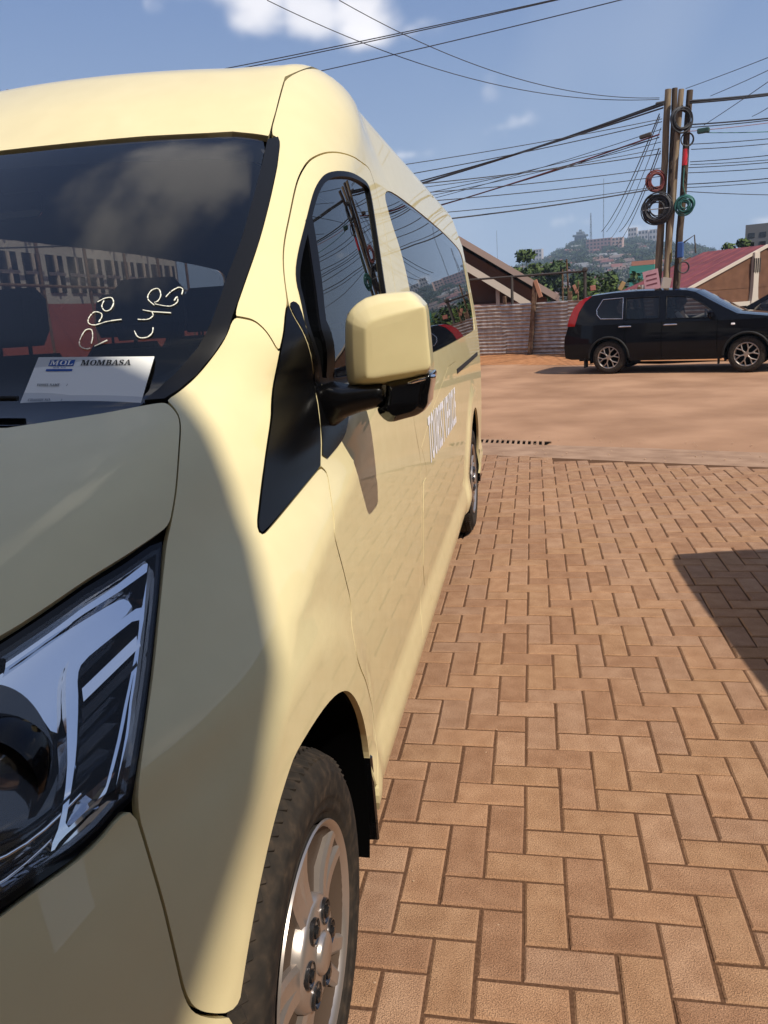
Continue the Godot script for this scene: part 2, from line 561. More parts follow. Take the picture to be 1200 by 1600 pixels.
const SUN := Vector3(0.485, 0.775, 0.405)
const FOG := 0.00055
const CLOUDS := [[-0.290, 0.322, -0.901, 0.05, 0.85], [-0.230, 0.318, -0.920, 0.045, 0.8], [-0.178, 0.314, -0.932, 0.045, 0.9], [-0.097, 0.239, -0.966, 0.018, 0.30], [-0.047, 0.231, -0.972, 0.016, 0.25],
	[-0.21, 0.93, -0.29, 0.17, 1.0], [-0.30, 0.91, -0.24, 0.13, 0.95], [-0.40, 0.87, -0.28, 0.12, 0.8], [-0.14, 0.95, -0.30, 0.07, 0.9], [0.45, 0.5, 0.74, 0.3, 0.8], [-0.8, 0.4, 0.44, 0.3, 0.9], [0.9, 0.35, -0.25, 0.2, 0.7], [-0.9, 0.3, -0.3, 0.2, 0.8]]
const POLY := {
	"hood": [0, 1.338, 0.4, 1.33, 0.752, 1.31, 0.81, 1.312, 0.938, 1.316, 1.078, 1.32, 1.205, 1.326, 1.276, 1.328, 1.294, 1.322, 1.311, 1.311, 1.317, 1.3, 1.313, 1.286, 1.301, 1.263, 1.289, 1.238, 1.275, 1.209, 1.263, 1.19, 1.248, 1.168, 1.211, 1.161, 1.138, 1.15, 1.064, 1.14, 0.999, 1.127, 0.926, 1.113, 0.75, 1.09, 0.5, 1.068, 0.25, 1.055, 0, 1.05],
	"fender": [1.277, 1.329, 1.333, 1.341, 1.404, 1.362, 1.478, 1.394, 1.538, 1.426, 1.583, 1.462, 1.621, 1.458, 1.657, 1.452, 1.681, 1.438, 1.698, 1.421, 1.72, 1.387, 1.738, 1.407, 1.648, 1.288, 1.566, 1.21, 1.515, 1.148, 1.496, 1.128, 1.493, 1.116, 1.501, 1.11, 1.532, 1.114, 1.615, 1.129, 1.707, 1.146, 1.796, 1.162, 1.803, 1.162, 1.821, 1.152, 1.828, 1.141, 1.818, 1.118, 1.804, 1.09, 1.797, 1.065, 1.783, 1.042, 1.799, 1.005, 1.823, 0.957, 1.838, 0.922, 1.857, 0.882, 1.859, 0.85, 1.849, 0.83, 1.843, 0.797, 1.846, 0.756, 1.87, 0.716, 1.906, 0.672, 1.937, 0.615, 1.981, 0.548, 2.027, 0.474, 2.014, 0.434, 1.967, 0.405, 1.943, 0.365, 1.924, 0.414, 1.917, 0.465, 1.893, 0.543, 1.858, 0.617, 1.803, 0.693, 1.738, 0.747, 1.635, 0.785, 1.482, 0.804, 1.448, 0.794, 1.416, 0.78, 1.385, 0.761, 1.357, 0.738, 1.33, 0.712, 1.306, 0.682, 1.283, 0.648, 1.263, 0.612, 1.197, 0.68, 1.186, 0.696, 1.179, 0.716, 1.175, 0.741, 1.169, 0.777, 1.162, 0.816, 1.148, 0.869, 1.133, 0.918, 1.157, 0.978, 1.181, 1.027, 1.208, 1.094, 1.233, 1.15, 1.248, 1.168, 1.263, 1.19, 1.275, 1.209, 1.289, 1.238, 1.301, 1.263, 1.313, 1.286, 1.317, 1.3, 1.311, 1.311, 1.294, 1.322],
	"door": [1.814, 1.483, 1.85, 1.551, 1.9, 1.607, 1.984, 1.671, 2.074, 1.736, 2.145, 1.779, 2.229, 1.817, 2.321, 1.843, 2.422, 1.863, 2.541, 1.874, 2.713, 1.882, 2.867, 1.89, 2.89, 1.861, 2.913, 1.83, 2.918, 1.711, 2.9, 1.604, 2.882, 1.513, 2.827, 1.361, 2.832, 1.2, 2.864, 1.06, 2.938, 0.962, 2.918, 0.868, 2.88, 0.646, 2.887, 0.487, 2.833, 0.426, 2.792, 0.349, 2.797, 0.32, 2.797, 0.262, 1.953, 0.262, 1.943, 0.365, 1.967, 0.405, 2.014, 0.434, 2.027, 0.474, 1.981, 0.548, 1.937, 0.615, 1.906, 0.672, 1.87, 0.716, 1.846, 0.756, 1.843, 0.797, 1.849, 0.83, 1.859, 0.85, 1.857, 0.882, 1.838, 0.922, 1.823, 0.957, 1.799, 1.005, 1.783, 1.042, 1.797, 1.065, 1.804, 1.09, 1.818, 1.118, 1.828, 1.141, 1.821, 1.152, 1.803, 1.162, 1.801, 1.164, 1.845, 1.233, 1.874, 1.317, 1.835, 1.412, 1.815, 1.458],
	"door_window": [1.885, 1.533, 1.948, 1.589, 2.047, 1.658, 2.147, 1.724, 2.214, 1.76, 2.293, 1.791, 2.377, 1.806, 2.489, 1.817, 2.658, 1.826, 2.775, 1.823, 2.785, 1.786, 2.754, 1.698, 2.717, 1.596, 2.687, 1.507, 2.662, 1.388, 2.657, 1.302, 2.662, 1.285, 1.911, 1.303, 1.9, 1.327, 1.847, 1.418, 1.872, 1.478],
	"quarter": [1.812, 1.48, 1.789, 1.461, 1.738, 1.407, 1.648, 1.288, 1.566, 1.21, 1.515, 1.148, 1.496, 1.128, 1.493, 1.116, 1.501, 1.11, 1.532, 1.114, 1.615, 1.129, 1.707, 1.146, 1.796, 1.162, 1.801, 1.164, 1.845, 1.233, 1.874, 1.317, 1.835, 1.412, 1.815, 1.458],
	"garnish": [1.815, 1.48, 1.843, 1.485, 1.861, 1.471, 1.847, 1.418, 1.9, 1.327, 1.911, 1.303, 1.975, 1.298, 2.041, 1.244, 1.993, 1.206, 1.946, 1.188, 1.808, 1.164, 1.849, 1.233, 1.877, 1.317, 1.838, 1.412, 1.817, 1.458],
	"side": [1.583, 1.462, 1.678, 1.53, 1.784, 1.602, 1.942, 1.717, 2.11, 1.835, 2.151, 1.865, 2.162, 1.881, 2.137, 1.891, 2.266, 1.979, 2.416, 2.091, 2.529, 2.173, 2.838, 2.282, 3.152, 2.292, 3.652, 2.292, 4.452, 2.292, 5.452, 2.292, 6.152, 2.292, 6.397, 2.292, 6.397, 1.8, 6.397, 1.2, 6.397, 0.8, 6.397, 0.292, 5.718, 0.27, 5.732, 0.337, 5.735, 0.405, 5.726, 0.473, 5.707, 0.538, 5.678, 0.599, 5.639, 0.655, 5.592, 0.704, 5.538, 0.745, 5.477, 0.777, 5.413, 0.798, 5.346, 0.809, 5.277, 0.809, 5.21, 0.798, 5.146, 0.777, 5.086, 0.745, 5.031, 0.704, 4.984, 0.655, 4.945, 0.599, 4.916, 0.538, 4.897, 0.473, 4.888, 0.405, 4.891, 0.337, 4.905, 0.27, 4.885, 0.262, 2.792, 0.262, 2.792, 0.349, 2.833, 0.426, 2.887, 0.487, 2.88, 0.646, 2.918, 0.868, 2.938, 0.962, 2.864, 1.06, 2.832, 1.2, 2.827, 1.361, 2.882, 1.513, 2.9, 1.604, 2.918, 1.711, 2.913, 1.83, 2.89, 1.861, 2.867, 1.89, 2.713, 1.882, 2.541, 1.874, 2.422, 1.863, 2.321, 1.843, 2.229, 1.817, 2.145, 1.779, 2.074, 1.736, 1.984, 1.671, 1.9, 1.607, 1.85, 1.551, 1.814, 1.483, 1.812, 1.48, 1.789, 1.461, 1.738, 1.407, 1.72, 1.387, 1.698, 1.421, 1.681, 1.438, 1.657, 1.452, 1.621, 1.458],
	"rear_window": [3.064, 1.847, 3.4, 1.876, 4.537, 1.868, 5.6, 1.831, 5.95, 1.795, 6, 1.7, 5.99, 1.5, 5.97, 1.33, 5.93, 1.285, 5.871, 1.274, 5, 1.27, 3.52, 1.27, 3.44, 1.285, 3.162, 1.39, 3.202, 1.523, 3.183, 1.647, 3.089, 1.746],
	"sliding": [2.946, 1.013, 3.051, 0.914, 3.071, 0.872, 3.071, 0.731, 3.111, 0.495, 3.062, 0.426, 3.073, 0.371, 3.043, 0.331, 3.053, 0.262, 4.322, 0.262, 4.322, 0.85, 4.382, 1, 4.382, 1.235],
	"fuel": [2.949, 0.863, 3.071, 0.872, 3.071, 0.731, 3.111, 0.495, 2.913, 0.48],
	"windshield": [0, 1.899, 0.245, 1.893, 0.787, 1.898, 1.421, 1.901, 1.84, 1.898, 1.971, 1.898, 2.053, 1.886, 2.102, 1.871, 1.962, 1.78, 1.828, 1.687, 1.721, 1.609, 1.62, 1.542, 1.544, 1.485, 1.5, 1.452, 1.428, 1.408, 1.34, 1.37, 1.253, 1.342, 1.208, 1.329, 1.17, 1.322, 1, 1.314, 0.8, 1.31, 0.4, 1.326, 0, 1.332],
	"molding": [1.208, 1.329, 1.253, 1.342, 1.34, 1.37, 1.428, 1.408, 1.5, 1.452, 1.544, 1.485, 1.62, 1.542, 1.721, 1.609, 1.828, 1.687, 1.962, 1.78, 2.102, 1.871, 2.13, 1.876, 2.162, 1.881, 2.151, 1.865, 2.11, 1.835, 1.942, 1.717, 1.784, 1.602, 1.678, 1.53, 1.583, 1.462, 1.538, 1.426, 1.478, 1.394, 1.404, 1.362, 1.333, 1.341, 1.277, 1.329],
	"frit": [1.917, 1.753, 1.791, 1.666, 1.688, 1.592, 1.591, 1.53, 1.51, 1.469, 1.46, 1.434, 1.404, 1.401, 1.319, 1.379, 1.24, 1.367, 1.125, 1.358, 1.007, 1.351, 0.826, 1.349, 0.701, 1.349, 0.4, 1.355, 0, 1.362, 0, 1.334, 0.4, 1.328, 0.8, 1.312, 1, 1.316, 1.17, 1.324, 1.208, 1.329, 1.253, 1.342, 1.34, 1.37, 1.428, 1.408, 1.5, 1.452, 1.544, 1.485, 1.62, 1.542, 1.721, 1.609, 1.828, 1.687, 1.962, 1.78],
	"forehead": [0, 1.902, 0.233, 1.902, 0.782, 1.906, 1.425, 1.909, 1.847, 1.905, 1.979, 1.905, 2.062, 1.894, 2.123, 1.884, 2.137, 1.891, 2.266, 1.979, 2.416, 2.091, 2.529, 2.173, 2.837, 2.284, 3.152, 2.294, 3.652, 2.294, 4.452, 2.294, 5.452, 2.294, 6.152, 2.294, 6.397, 2.294, 6.397, 2.727, 6.397, 3.371],
	"bumper": [0, 0.8, 0.45, 0.8, 0.6, 0.83, 0.75, 0.865, 0.95, 0.895, 0.994, 0.9, 1.042, 0.903, 1.077, 0.908, 1.109, 0.92, 1.133, 0.918, 1.148, 0.869, 1.162, 0.816, 1.169, 0.777, 1.175, 0.741, 1.179, 0.716, 1.186, 0.696, 1.197, 0.68, 1.262, 0.611, 1.236, 0.551, 1.217, 0.486, 1.213, 0.419, 1.218, 0.351, 1.211, 0.285, 0.9, 0.29, 0.5, 0.28, 0, 0.28],
	"lens": [1.222, 1.149, 1.203, 1.095, 1.176, 1.028, 1.153, 0.98, 1.13, 0.93, 1.11, 0.927, 1.079, 0.917, 1.043, 0.911, 0.994, 0.908, 0.95, 0.904, 0.75, 0.885, 0.62, 0.9, 0.6, 0.98, 0.66, 1.055, 0.78, 1.08, 0.929, 1.105, 1, 1.118, 1.064, 1.13, 1.137, 1.139, 1.201, 1.149],
	"grille": [0, 0.82, 0.45, 0.82, 0.57, 0.86, 0.58, 0.92, 0.56, 1.03, 0.3, 1.035, 0, 1.03],
	"chrome": [0.934, 1.085, 0.941, 1.081, 0.971, 1.068, 1.002, 1.046, 1.029, 1.019, 1.038, 1.022, 1.036, 1.062, 1.041, 1.079, 1.105, 1.09, 1.172, 1.103, 1.158, 1.116, 1.135, 1.118, 1.056, 1.111, 0.999, 1.104, 0.959, 1.095, 0.932, 1.093, 0.8, 1.07, 0.75, 1.05],
	"drl_outer": [1.045, 1.08, 1.11, 1.09, 1.183, 1.1, 1.184, 1.091, 1.166, 1.058, 1.148, 1.026, 1.127, 0.989, 1.11, 0.96, 1.097, 0.943, 1.063, 0.934, 1.033, 0.928, 1.02, 0.919, 1.017, 0.924, 1.033, 0.943, 1.042, 0.981, 1.04, 1.02, 1.036, 1.058, 1.039, 1.074],
	"drl_inner": [1.063, 1.07, 1.109, 1.079, 1.172, 1.089, 1.168, 1.072, 1.149, 1.037, 1.125, 0.997, 1.109, 0.969, 1.097, 0.948, 1.063, 0.939, 1.037, 0.933, 1.047, 0.963, 1.055, 0.996, 1.058, 1.036, 1.055, 1.06],
	"strip": [1.024, 0.917, 1.044, 0.924, 1.096, 0.94, 1.12, 0.931, 1.106, 0.927, 1.075, 0.918, 1.04, 0.911, 0.994, 0.907, 0.95, 0.907, 0.95, 0.912, 0.986, 0.913],
	"slatL": [1.065, 1.047, 1.064, 1.03, 1.062, 1.014, 1.061, 0.998, 1.06, 0.985, 1.058, 0.97],
	"slatR": [1.169, 1.072, 1.161, 1.055, 1.15, 1.037, 1.14, 1.017, 1.13, 0.998, 1.121, 0.98],
	"text": [3.107, 1.066, 3.284, 0.878, 4.29, 0.888, 4.087, 1.066],
	"wbar": [2.05, 1.661, 2.105, 1.69, 2.047, 1.587, 1.961, 1.442, 1.991, 1.31, 1.947, 1.305, 1.92, 1.424, 1.988, 1.551],
	"proj_disc": [1.033, 0.985, 1.031, 0.971, 1.025, 0.957, 1.015, 0.946, 1.002, 0.938, 0.987, 0.933, 0.971, 0.932, 0.954, 0.935, 0.938, 0.941, 0.922, 0.95, 0.907, 0.961, 0.893, 0.974, 0.881, 0.987, 0.87, 1.002, 0.862, 1.017, 0.857, 1.032, 0.855, 1.046, 0.857, 1.059, 0.861, 1.07, 0.87, 1.079, 0.882, 1.085, 0.898, 1.088, 0.916, 1.088, 0.937, 1.084, 0.958, 1.076, 0.978, 1.065, 0.996, 1.051, 1.011, 1.035, 1.023, 1.018, 1.03, 1.001],
	"up_trim": [0.941, 1.101, 1.001, 1.112, 1.064, 1.124, 1.136, 1.131, 1.197, 1.142, 1.202, 1.139, 1.198, 1.131, 1.138, 1.123, 1.067, 1.115, 1.004, 1.105, 0.942, 1.093],
	"side_trim": [1.206, 1.138, 1.21, 1.131, 1.194, 1.094, 1.17, 1.031, 1.148, 0.983, 1.126, 0.935, 1.118, 0.939, 1.137, 0.986, 1.158, 1.034, 1.182, 1.097],
	"ditch": [2.137, 1.891, 2.266, 1.979, 2.416, 2.091, 2.529, 2.173],
	"swage": [2.5, 1.934, 2.572, 1.922, 2.715, 1.916, 3.272, 1.955, 3.892, 1.963, 4.806, 1.959, 5.612, 1.937],
	"seam": [3.055, 2.181, 3.307, 2.2, 3.007, 2.025, 2.967, 1.935],
	"rail": [4.392, 1.135, 5.932, 1.125, 5.932, 1.1, 4.392, 1.112],
	"chalk0": [1.129, 1.442, 1.076, 1.436, 1.023, 1.427, 0.993, 1.423, 0.967, 1.428, 0.963, 1.439, 0.983, 1.456, 1.009, 1.457, 1.016, 1.445, 1.01, 1.432],
	"chalk1": [1.139, 1.472, 1.077, 1.47, 1.022, 1.465, 0.996, 1.47, 0.998, 1.48, 1.02, 1.489, 1.049, 1.486, 1.053, 1.479, 1.04, 1.47],
	"chalk2": [1.033, 1.508, 1.067, 1.514, 1.097, 1.514, 1.106, 1.504, 1.091, 1.492, 1.067, 1.49, 1.053, 1.499, 1.062, 1.509],
	"chalk3": [1.268, 1.453, 1.262, 1.444, 1.242, 1.437, 1.215, 1.436, 1.199, 1.44, 1.19, 1.45],
	"chalk4": [1.234, 1.487, 1.281, 1.482, 1.351, 1.478],
	"chalk5": [1.209, 1.47, 1.25, 1.469, 1.274, 1.475, 1.273, 1.481],
	"chalk6": [1.285, 1.495, 1.264, 1.505, 1.264, 1.514, 1.284, 1.524, 1.314, 1.526, 1.321, 1.514, 1.306, 1.503, 1.288, 1.5],
	"chalk7": [1.29, 1.497, 1.321, 1.493, 1.356, 1.491, 1.386, 1.498, 1.389, 1.508, 1.374, 1.501],
	"chalk8": [1.341, 1.509, 1.368, 1.519, 1.404, 1.526, 1.42, 1.522, 1.411, 1.512],
	"arch_front": [1.89, 0.285, 1.898, 0.333, 1.901, 0.383, 1.899, 0.432, 1.891, 0.481, 1.879, 0.529, 1.861, 0.575, 1.838, 0.618, 1.811, 0.658, 1.78, 0.694, 1.746, 0.726, 1.71, 0.753, 1.671, 0.776, 1.631, 0.793, 1.59, 0.804, 1.549, 0.81, 1.508, 0.81, 1.469, 0.804, 1.432, 0.792, 1.396, 0.775, 1.364, 0.752, 1.334, 0.725, 1.308, 0.692, 1.284, 0.656, 1.265, 0.616, 1.248, 0.573],
}
const WIRES := [
	[0, 3.02, 5.57, -20.37, -15.16, 4.67, -31.76, 0.35, 0.030],
	[0, 3.02, 5.50, -20.37, -14.69, 4.60, -28.92, 0.35, 0.019],
	[0, 2.99, 5.61, -20.38, -12.81, 4.71, -30.22, 0.35, 0.016],
	[0, 3.00, 5.27, -20.38, -14.50, 4.37, -16.71, 0.35, 0.009],
	[0, 3.00, 5.21, -20.38, -14.30, 4.31, -19.57, 0.35, 0.011],
	[0, 2.99, 4.53, -20.38, -12.72, 3.63, -10.64, 0.35, 0.011],
	[0, 3.00, 4.22, -20.38, -12.00, 3.32, -7.68, 0.35, 0.009],
	[0, 3.00, 4.04, -20.38, -11.70, 3.14, -7.23, 0.35, 0.009],
	[0, 3.01, 3.79, -20.37, -11.12, 2.89, -10.37, 0.35, 0.015],
	[0, 3.01, 3.83, -20.37, -10.02, 2.93, -7.86, 0.35, 0.008],
	[0, 2.99, 4.64, -20.38, -11.72, 3.74, -14.27, 0.35, 0.008],
	[0, 2.95, 4.88, -20.40, -12.97, 3.98, -22.24, 0.35, 0.009],
	[0, 2.99, 4.78, -20.38, -14.67, 3.88, -23.04, 0.35, 0.008],
	[0, 2.99, 5.05, -20.38, -12.73, 4.15, -28.70, 0.35, 0.008],
	[1, 2.95, 4.95, -20.40, -13.76, 4.05, -32.81, 0.35, 0.019],
	[0, 2.95, 4.89, -20.40, -13.42, 3.99, -30.71, 0.35, 0.011],
	[0, 3.55, 5.53, -20.16, 6.95, 5.42, -19.42, 0.05, 0.027],
	[0, 3.55, 5.49, -20.16, 6.92, 5.38, -19.26, 0.05, 0.019],
	[0, 3.53, 5.05, -20.17, 7.05, 4.94, -19.48, 0.05, 0.016],
	[0, 3.53, 4.99, -20.17, 6.99, 4.88, -19.21, 0.05, 0.011],
	[0, 3.61, 4.63, -20.14, 7.00, 4.52, -19.44, 0.05, 0.009],
	[0, 3.61, 4.52, -20.14, 6.99, 4.41, -19.35, 0.05, 0.009],
	[0, 3.60, 4.26, -20.15, 6.93, 4.15, -18.96, 0.05, 0.009],
	[0, 3.60, 4.20, -20.15, 7.07, 4.09, -19.46, 0.05, 0.008],
	[0, 3.57, 4.14, -20.16, 7.08, 4.03, -19.33, 0.05, 0.009],
	[0, 3.57, 4.03, -20.16, 7.13, 3.92, -19.48, 0.05, 0.009],
	[0, 3.53, 3.79, -20.17, 7.07, 3.68, -18.95, 0.05, 0.011],
	[0, 3.51, 3.72, -20.18, 7.16, 3.61, -19.12, 0.05, 0.008],
	[0, 3.51, 3.64, -20.18, 8.28, 3.53, -23.26, 0.05, 0.009],
	[3, 3.53, 4.91, -20.17, 6.90, 4.80, -18.85, 0.05, 0.009],
	[2, 3.80, 4.84, -20.07, 6.99, 4.73, -20.42, 0.05, 0.009],
	[0, 2.94, 5.38, -20.40, 3.40, 4.44, -41.53, 0.30, 0.014],
	[0, 2.95, 5.32, -20.40, 3.63, 4.41, -41.44, 0.30, 0.011],
	[0, 2.98, 5.08, -20.38, 4.03, 4.22, -43.43, 0.30, 0.009],
	[0, 2.95, 4.65, -20.39, 4.00, 4.20, -39.16, 0.30, 0.014],
	[0, 2.98, 4.59, -20.38, 3.85, 3.57, -39.22, 0.30, 0.011],
	[0, 2.93, 5.69, -20.40, -4.63, 7.00, -15.32, 0.50, 0.008],
	[0, 2.93, 5.72, -20.40, -3.40, 7.00, -15.80, 0.45, 0.008],
	[0, 3.50, 5.85, -20.40, 4.68, 5.13, -14.29, 0.02, 0.007],
	[0, 4.00, 5.60, -20.21, 4.39, 4.94, -14.40, 0.02, 0.007],
	[0, 3.89, 5.02, -20.25, 4.48, 4.99, -14.37, 0.02, 0.007],
	[0, 4.82, 5.03, -19.89, 3.95, 4.29, -14.57, 0.02, 0.007],
	[0, -12.38, 7.60, -21.45, 4.32, 7.60, -18.22, 0.10, 0.012],
	[0, -12.14, 7.60, -21.73, 4.69, 7.60, -18.10, 0.10, 0.012],
	[0, -8.91, 7.60, -22.78, 5.16, 7.60, -18.55, 0.10, 0.012]]
const MIRROR_OUT := [0.9591, 1.4288, 0.9612, 1.4417, 0.9718, 1.4605, 0.9864, 1.4724, 1.0052, 1.4828, 1.0325, 1.4880, 1.0660, 1.4893, 1.0992, 1.4902, 1.1108, 1.4811, 1.1284, 1.4621, 1.1307, 1.4503, 1.1336, 1.3905, 1.1366, 1.3251, 1.1321, 1.3166, 1.0821, 1.3079, 1.0360, 1.3012, 0.9920, 1.2998, 0.9530, 1.3023, 0.9536, 1.3454, 0.9557, 1.3896]
const MIRROR_FRONT := [1.0133, 1.4133, 1.0140, 1.4206, 1.0162, 1.4235, 1.0209, 1.4294, 1.0278, 1.4348, 1.0541, 1.4414, 1.0758, 1.4456, 1.0973, 1.4497, 1.1187, 1.4536, 1.1374, 1.4578, 1.1382, 1.4487, 1.1398, 1.3936, 1.1429, 1.3417, 1.1401, 1.3355, 1.0947, 1.3304, 1.0509, 1.3262, 1.0244, 1.3232, 1.0093, 1.3218, 1.0111, 1.3590, 1.0125, 1.3905]
const MIRROR_LOW := [1.0406, 1.3013, 1.0605, 1.3048, 1.0897, 1.3078, 1.1165, 1.3119, 1.1397, 1.3151, 1.1410, 1.3097, 1.1373, 1.2892, 1.1332, 1.2720, 1.1269, 1.2580, 1.1197, 1.2472, 1.1083, 1.2411, 1.1014, 1.2380, 1.0741, 1.2324, 1.0534, 1.2269, 1.0421, 1.2273, 1.0334, 1.2339, 1.0218, 1.2467, 1.0180, 1.2580, 1.0354, 1.2640, 1.0413, 1.2671]
const MIRROR_IND := [1.0927, 1.3075, 1.1438, 1.3179]
const ARM := [[0.8835, 1.2497, -0.5200, 0.0477, 0.0500, -0.0896], [0.9029, 1.2531, -0.5150, 0.0440, 0.0500, -0.0065], [0.9275, 1.2642, -0.5100, 0.0391, 0.0500, 0.0361], [0.9546, 1.2688, -0.5100, 0.0287, 0.0500, -0.0385], [0.9874, 1.2737, -0.5150, 0.0247, 0.0480, -0.0733], [1.0258, 1.2791, -0.5200, 0.0219, 0.0480, 0.0377], [1.0365, 1.2809, -0.5250, 0.0202, 0.0460, 0.0481]]

func cam_basis() -> Basis:
	var yaw := 0.1999
	var pitch := 0.2560
	var roll := 0.0669
	var r := Vector3(cos(yaw), 0, -sin(yaw))
	var f := Vector3(-sin(yaw) * cos(pitch), -sin(pitch), -cos(yaw) * cos(pitch))
	var u := Vector3(-sin(yaw) * sin(pitch), cos(pitch), -cos(yaw) * sin(pitch))
	return Basis(r * cos(roll) - u * sin(roll), r * sin(roll) + u * cos(roll), -f)

func _ready() -> void:
	rng.seed = 7
	var cam := Camera3D.new()
	cam.name = "camera"
	add_child(cam)
	cam.transform = Transform3D(cam_basis(), Vector3(0, CAM_HEIGHT, 0))
	cam.fov = 67.03
	cam.near = 0.05
	cam.far = 4000.0
	cam.current = true
	var env := Environment.new()
	env.background_mode = Environment.BG_SKY
	env.sky = Sky.new()
	var psm := PanoramaSkyMaterial.new()
	psm.panorama = sky_picture()
	env.sky.sky_material = psm
	env.background_energy_multiplier = 1.0
	env.tonemap_mode = Environment.TONE_MAPPER_LINEAR
	env.tonemap_exposure = 1.14
	env.sdfgi_enabled = true
	env.ssao_enabled = true
	env.ssil_enabled = true
	env.fog_enabled = FOG > 0.0
	env.fog_density = FOG
	env.fog_light_color = Color(0.70, 0.78, 0.88)
	var we := WorldEnvironment.new()
	we.name = "world_environment"
	we.environment = env
	add_child(we)
	var sun := DirectionalLight3D.new()
	sun.name = "sun"
	sun.light_energy = 1.5
	sun.light_color = Color(1.0, 0.965, 0.905)
	sun.light_angular_distance = 0.53
	sun.shadow_enabled = true
	add_child(sun)
	sun.look_at_from_position(SUN * 50.0, Vector3.ZERO)
	body_setup()
	make_materials()
	build_ground()
	build_surroundings()
	build_van()
	build_paper()

func sky_picture() -> ImageTexture:
	var W := 1536
	var H := 768
	var im := Image.create(W, H, false, Image.FORMAT_RGBF)
	var n1 := FastNoiseLite.new()
	n1.noise_type = FastNoiseLite.TYPE_SIMPLEX_SMOOTH
	n1.frequency = 1.6
	n1.fractal_octaves = 6
	n1.fractal_gain = 0.55
	n1.seed = 21
	var n2 := FastNoiseLite.new()
	n2.noise_type = FastNoiseLite.TYPE_SIMPLEX_SMOOTH
	n2.frequency = 0.55
	n2.fractal_octaves = 3
	n2.seed = 4
	var puffs := CLOUDS
	var low := Color(0.42, 0.47, 0.50)
	for j in H:
		var lat := PI * (0.5 - (j + 0.5) / H)
		if lat <= 0.0:
			for i in W: im.set_pixel(i, j, Color(0.22, 0.20, 0.18))
			continue
		var sl := sin(lat)
		var cl := cos(lat)
		var k := pow(1.0 - sl, 2.5)
		for i in W:
			var lon := TAU * (i + 0.5) / W
			var d := Vector3(sin(lon) * cl, sl, -cos(lon) * cl)
			var toward := clampf(d.dot(SUN), 0.0, 1.0)
			var base := Color(0.04, 0.115, 0.36).lerp(Color(0.41, 0.53, 0.68), k)
			# paler air to the side of the sun
			base = base.lerp(Color(0.50, 0.60, 0.74), 0.30 * pow(toward, 2.0))
			var q := d / (sl + 0.16)
			var wisp := n2.get_noise_2d(q.x * 1.3 + 3.0, q.z * 0.5)
			var cov := clampf(wisp * 0.9 + 0.12 + 0.35 * toward, 0.0, 1.0) * 0.40
			var a := n1.get_noise_2d(q.x, q.z)
			var big := n2.get_noise_2d(q.x * 0.9 - 7.0, q.z * 0.9)
			var m := smoothstep(0.46, 0.80, a * 0.8 + big * 0.75)
			for p in puffs:
				var c := Vector3(p[0], p[1], p[2])
				var dist: float = (d - c).length() / p[3]
				if dist < 2.2:
					m = maxf(m, p[4] * smoothstep(0.36, 0.95, exp(-dist * dist) * 0.85 + a * 1.0))
			var col := base.lerp(Color(0.62, 0.68, 0.76), cov)
			var shade := clampf(0.75 + a * 0.5, 0.0, 1.0)
			col = col.lerp(Color(0.62, 0.62, 0.68).lerp(Color(1.25, 1.2, 1.17), shade), m * 0.85)
			im.set_pixel(i, j, col)
	return ImageTexture.create_from_image(im)

func pv(key: String) -> PackedVector2Array:
	var a: Array = POLY[key]
	var out := PackedVector2Array()
	for k in range(0, a.size(), 2): out.append(Vector2(a[k], a[k + 1]))
	return out

func disc(zc: float, r: float) -> PackedVector2Array:
	var out := PackedVector2Array()
	for k in 40:
		var a := TAU * k / 40
		out.append(Vector2(U90 - 1.6 - (zc + r * cos(a)), 0.387 + r * sin(a)))
	return out

